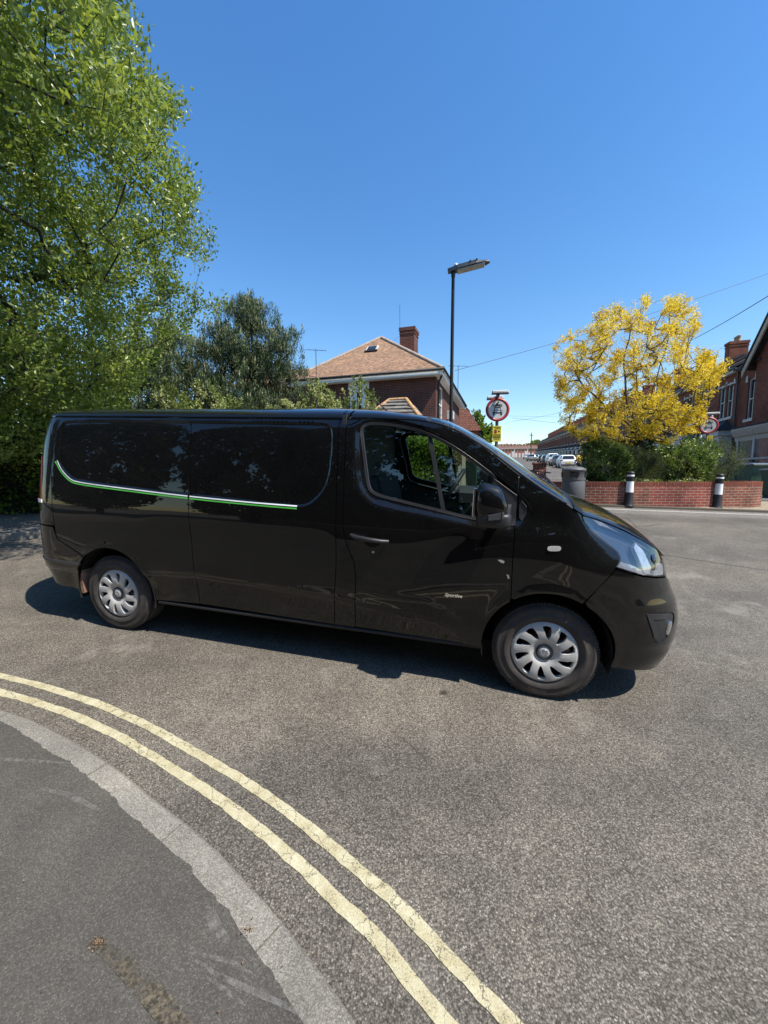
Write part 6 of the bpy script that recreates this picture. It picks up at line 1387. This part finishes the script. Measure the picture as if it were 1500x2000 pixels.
# ---- parked cars
def car():
    e = empty('parked_car'); L_ = 4.1
    # side outline stations: x, zbottom, zbelt, ztop, half width belt, half width roof
    st = [(-2.05, .45, .80, .80, .72, .60), (-1.95, .25, .92, 1.05, .82, .62), (-1.70, .22, .96, 1.40, .86, .60), (-1.1, .22, .97, 1.47, .88, .62), (-.3, .22, .96, 1.48, .88, .62), (.35, .22, .94, 1.38, .88, .60), (.95, .22, .92, .99, .87, .66), (1.6, .24, .86, .89, .84, .62), (1.95, .28, .74, .76, .76, .52), (2.06, .40, .60, .60, .66, .45)]
    V = []; k = 10
    for x, zb, zm, zt_, wb, wr in st:
        V += [(x, -wb * .93, zb), (x, -wb, (zb + zm) / 2), (x, -wb, zm), (x, -wr, zt_ - .04), (x, -wr * .75, zt_), (x, wr * .75, zt_), (x, wr, zt_ - .04), (x, wb, zm), (x, wb, (zb + zm) / 2), (x, wb * .93, zb)]
    n = len(st); F = [(i * k + j, i * k + (j + 1) % k, (i + 1) * k + (j + 1) % k, (i + 1) * k + j) for i in range(n - 1) for j in range(k)] + [tuple(range(k))[::-1], tuple((n - 1) * k + j for j in range(k))]
    body = MB(); body.add(V, F, False); b = body.build('body', WHITE, e)
    mb = MB(); 
    for sg in (-1, 1):
        mb.add([(-1.55, sg * .872, .99), (.72, sg * .872, .97), (.28, sg * .655, 1.37), (-.3, sg * .645, 1.42), (-1.1, sg * .645, 1.42), (-1.52, sg * .68, 1.35)], [(0, 1, 2, 3, 4, 5)])
    mb.add([(-1.965, -.60, 1.04), (-1.965, .60, 1.04), (-1.745, .50, 1.385), (-1.745, -.50, 1.385)], [(0, 1, 2, 3)]); mb.add([(.98, -.60, 1.0), (.98, .60, 1.0), (.40, .55, 1.37), (.40, -.55, 1.37)], [(3, 2, 1, 0)]); mb.build('window', WG, e)
    for x_ in (-1.3, 1.3):
        for sg in (-1, 1): w_ = MB().lathe([(.0, .02), (.2, .02), (.21, .1), (.30, .1), (.31, .02), (.31, -.1), (0, -.1)], 20, Matrix.Translation((x_, sg * .80, .31)) @ Matrix.Rotation(radians(-90 * sg), 4, 'X')).build('wheel', RUB, e); MB().lathe([(.0, .055), (.19, .045)], 12, Matrix.Translation((x_, sg * .80, .31)) @ Matrix.Rotation(radians(-90 * sg), 4, 'X')).build('hubcap', SILVER, w_)
    for sg in (-1, 1): MB().box((-2.03, sg * .70 - .12, .78), (-1.95, sg * .70 + .12, .96), .02).build('tail_light', TLM, e); MB().box((1.86, sg * .6 - .13, .62), (2.0, sg * .6 + .13, .76), .02).build('headlight', CHROME, e)
    MB().box((-2.07, -.26, .56), (-2.045, .26, .68)).build('number_plate', YS, e); MB().box((-2.09, -.74, .34), (-1.9, .74, .50), .04).build('bumper', BLKPL, e)
    return e
c0 = car()
cols = {'white': WHITE, 'grey': mat('grey_car_paint', (.14, .145, .15), .3, .5, .8), 'silver': mat('silver_car_paint', (.42, .43, .44), .3, .5, .8), 'dark': mat('dark_car_paint', (.02, .022, .03), .2, coat=1), 'black': mat('black_car_paint', (.01, .01, .01), .2, coat=1)}
specs = [(48, 6.2, 'white', 1.0, 'white hatchback with a yellow rear plate, nearest of the cars parked down the street'), (55.5, 6.2, 'grey', 1., 'grey car parked just beyond the nearest white hatchback'), (63, 6.25, 'white', 1.14, 'tall white car parked beyond the grey one'), (71, 6.2, 'dark', 1., 'dark car parked beyond the tall white car'), (79, 6.2, 'black', 1., 'black car parked beyond the dark one'), (92, 4.9, 'silver', 1.05, 'silver car standing further out in the road'), (100, 6.2, 'silver', 1., 'silver car parked near the telegraph pole'), (112, 6.2, 'dark', 1., 'small dark car far down the street'), (126, 5.4, 'white', 1.1, 'small white car at the far end of the street')]
for i, (s, t_2, cn, sc_, lab) in enumerate(specs):
    e = c0 if i == 0 else copy_tree(c0); xx, yy = ST(s, t_2); e.location = (xx, yy, g(xx, yy)); dz = math.atan((g(*ST(s + 1, t_2)) - g(*ST(s - 1, t_2))) / 2); e.rotation_euler = (0, -dz, SA); e.scale = (1, 1, sc_)
    tag(e, lab, 'car', 'cars parked along the street')
    for ch in e.children:
        if ch.name.startswith('body'):
            ch.data = ch.data.copy(); ch.data.materials[0] = cols[cn]
# ---- person in yellow
xx, yy = 12.95, 26.0; pe = empty('person', (xx, yy, g(xx, yy) + .06), .5, label='person in a yellow top seen from behind above the litter bin', cat='person'); pe.scale = (1.05, 1, .92)
import bmesh
def skin(name, pts, edges, m, par, sub=2):
    me = bpy.data.meshes.new(name); me.from_pydata([p[:3] for p in pts], edges, []); o = bpy.data.objects.new(name, me); COL.objects.link(o); md = o.modifiers.new('s', 'SKIN'); 
    for i, p in enumerate(pts): me.skin_vertices[0].data[i].radius = (p[3], p[4] if len(p) > 4 else p[3])
    me.skin_vertices[0].data[0].use_root = True; md.use_smooth_shade = True; s2 = o.modifiers.new('b', 'SUBSURF'); s2.levels = sub; s2.render_levels = sub
    me.materials.append(m); o.parent = par; return o
SKN = mat('skin', (.42, .24, .17), .6)
pts = [(0, 0, .95, .15, .11), (0, 0, 1.15, .14, .10), (0, -.01, 1.35, .18, .11), (0, 0, 1.47, .07, .07), (0, .01, 1.55, .058, .06), (0, .02, 1.62, .088, .10), (0, .02, 1.70, .085, .10),
       (-.20, 0, 1.42, .055, .055), (-.27, .02, 1.15, .042, .045), (-.22, .16, .95, .032, .036), (-.20, .22, .90, .03, .02), (.20, 0, 1.42, .055, .055), (.27, .02, 1.15, .042, .045), (.22, .16, .95, .032, .036), (.20, .22, .90, .03, .02),
       (-.10, 0, .88, .09, .09), (-.11, .01, .48, .06, .06), (-.11, -.02, .09, .045, .05), (-.12, .12, .04, .04, .03), (.10, 0, .88, .09, .09), (.11, .04, .48, .06, .06), (.11, .02, .09, .045, .05), (.12, .16, .04, .04, .03)]
ed = [(0, 1), (1, 2), (2, 3), (3, 4), (4, 5), (5, 6), (2, 7), (7, 8), (8, 9), (9, 10), (2, 11), (11, 12), (12, 13), (13, 14), (0, 15), (15, 16), (16, 17), (17, 18), (0, 19), (19, 20), (20, 21), (21, 22)]
skin('body', pts, ed, SKN, pe)
YT = mat('yellow_top', (.62, .42, .06), .85, nscale=8, var=.2)
skin('yellow_top', [(0, 0, .93, .17, .13), (0, 0, 1.15, .165, .125), (0, -.01, 1.35, .20, .135), (0, 0, 1.45, .10, .09), (-.20, 0, 1.42, .075, .075), (-.27, .02, 1.18, .06, .06), (.20, 0, 1.42, .075, .075), (.27, .02, 1.18, .06, .06)], [(0, 1), (1, 2), (2, 3), (2, 4), (4, 5), (2, 6), (6, 7)], YT, pe)
skin('hair', [(0, -.01, 1.72, .10, .112), (0, -.03, 1.62, .095, .09), (0, -.05, 1.52, .07, .05)], [(0, 1), (1, 2)], mat('brown_hair', (.07, .04, .025), .7), pe)
skin('trousers', [(0, 0, .93, .16, .12), (-.10, 0, .86, .105, .105), (-.11, .01, .48, .075, .075), (-.11, -.01, .14, .06, .06), (.10, 0, .86, .105, .105), (.11, .04, .48, .075, .075), (.11, .03, .14, .06, .06)], [(0, 1), (1, 2), (2, 3), (0, 4), (4, 5), (5, 6)], mat('dark_trousers', (.03, .035, .05), .8), pe)
# =================================================================== behind the camera (what the van's side mirrors)
wl = empty('garden_wall', (-9, -5.2, g(-9, -5.2)), .06, label='low brick garden wall behind the viewpoint', cat='wall'); MB().box((0, -.2, -.2), (18, 0, .95)).build('wall', PB, wl); MB().box((0, -.24, .95), (18, .04, 1.02), .01).build('coping', KERB, wl)
hedge('tall_hedge', (12, -6.6), (-12, -8.1), 1.6, 2.9, 15000, .16, .10, LFD, 401, 'tall dark hedge behind the garden wall, behind the viewpoint', .12)
for i, (x, y, H) in enumerate(((-8.5, -10.5, 13), (-2.5, -11.5, 14), (4.5, -12, 7.5), (11, -12.5, 8), (-15, -10, 13), (-20, -5.5, 12), (-27, -1.5, 13))):
    e = empty('garden_tree', (x, y, g(x, y)), label='dense dark tree behind the viewpoint, number %d from the left' % (i + 1), cat='tree'); tips = ell(900, (0, 0, H * .55), (4.2, 2.6, H * .48), 410 + i, .5)
    segs, dirs = grow([[(0, 0, 0), (.1, 0, H * .5), (0, 0, H * .8)]], tips, 420 + i, .008, .5, .2); tubes_np('trunk', segs, BARKD, e); C, D = sprig(tips, dirs, 26, .9, 430 + i); leafcloud('crown', C, D, .30, .20, LFD, e, 440 + i)
for i, nm in enumerate(['third from the west', 'left of centre', 'at the centre', 'right of centre', 'furthest right', 'beyond the far end of the hedge', 'last in the row to the west']):
    o_ = [o for o in bpy.data.objects if o.name.startswith('garden_tree')][i]; o_['label'] = 'dense dark tree behind the viewpoint, ' + nm
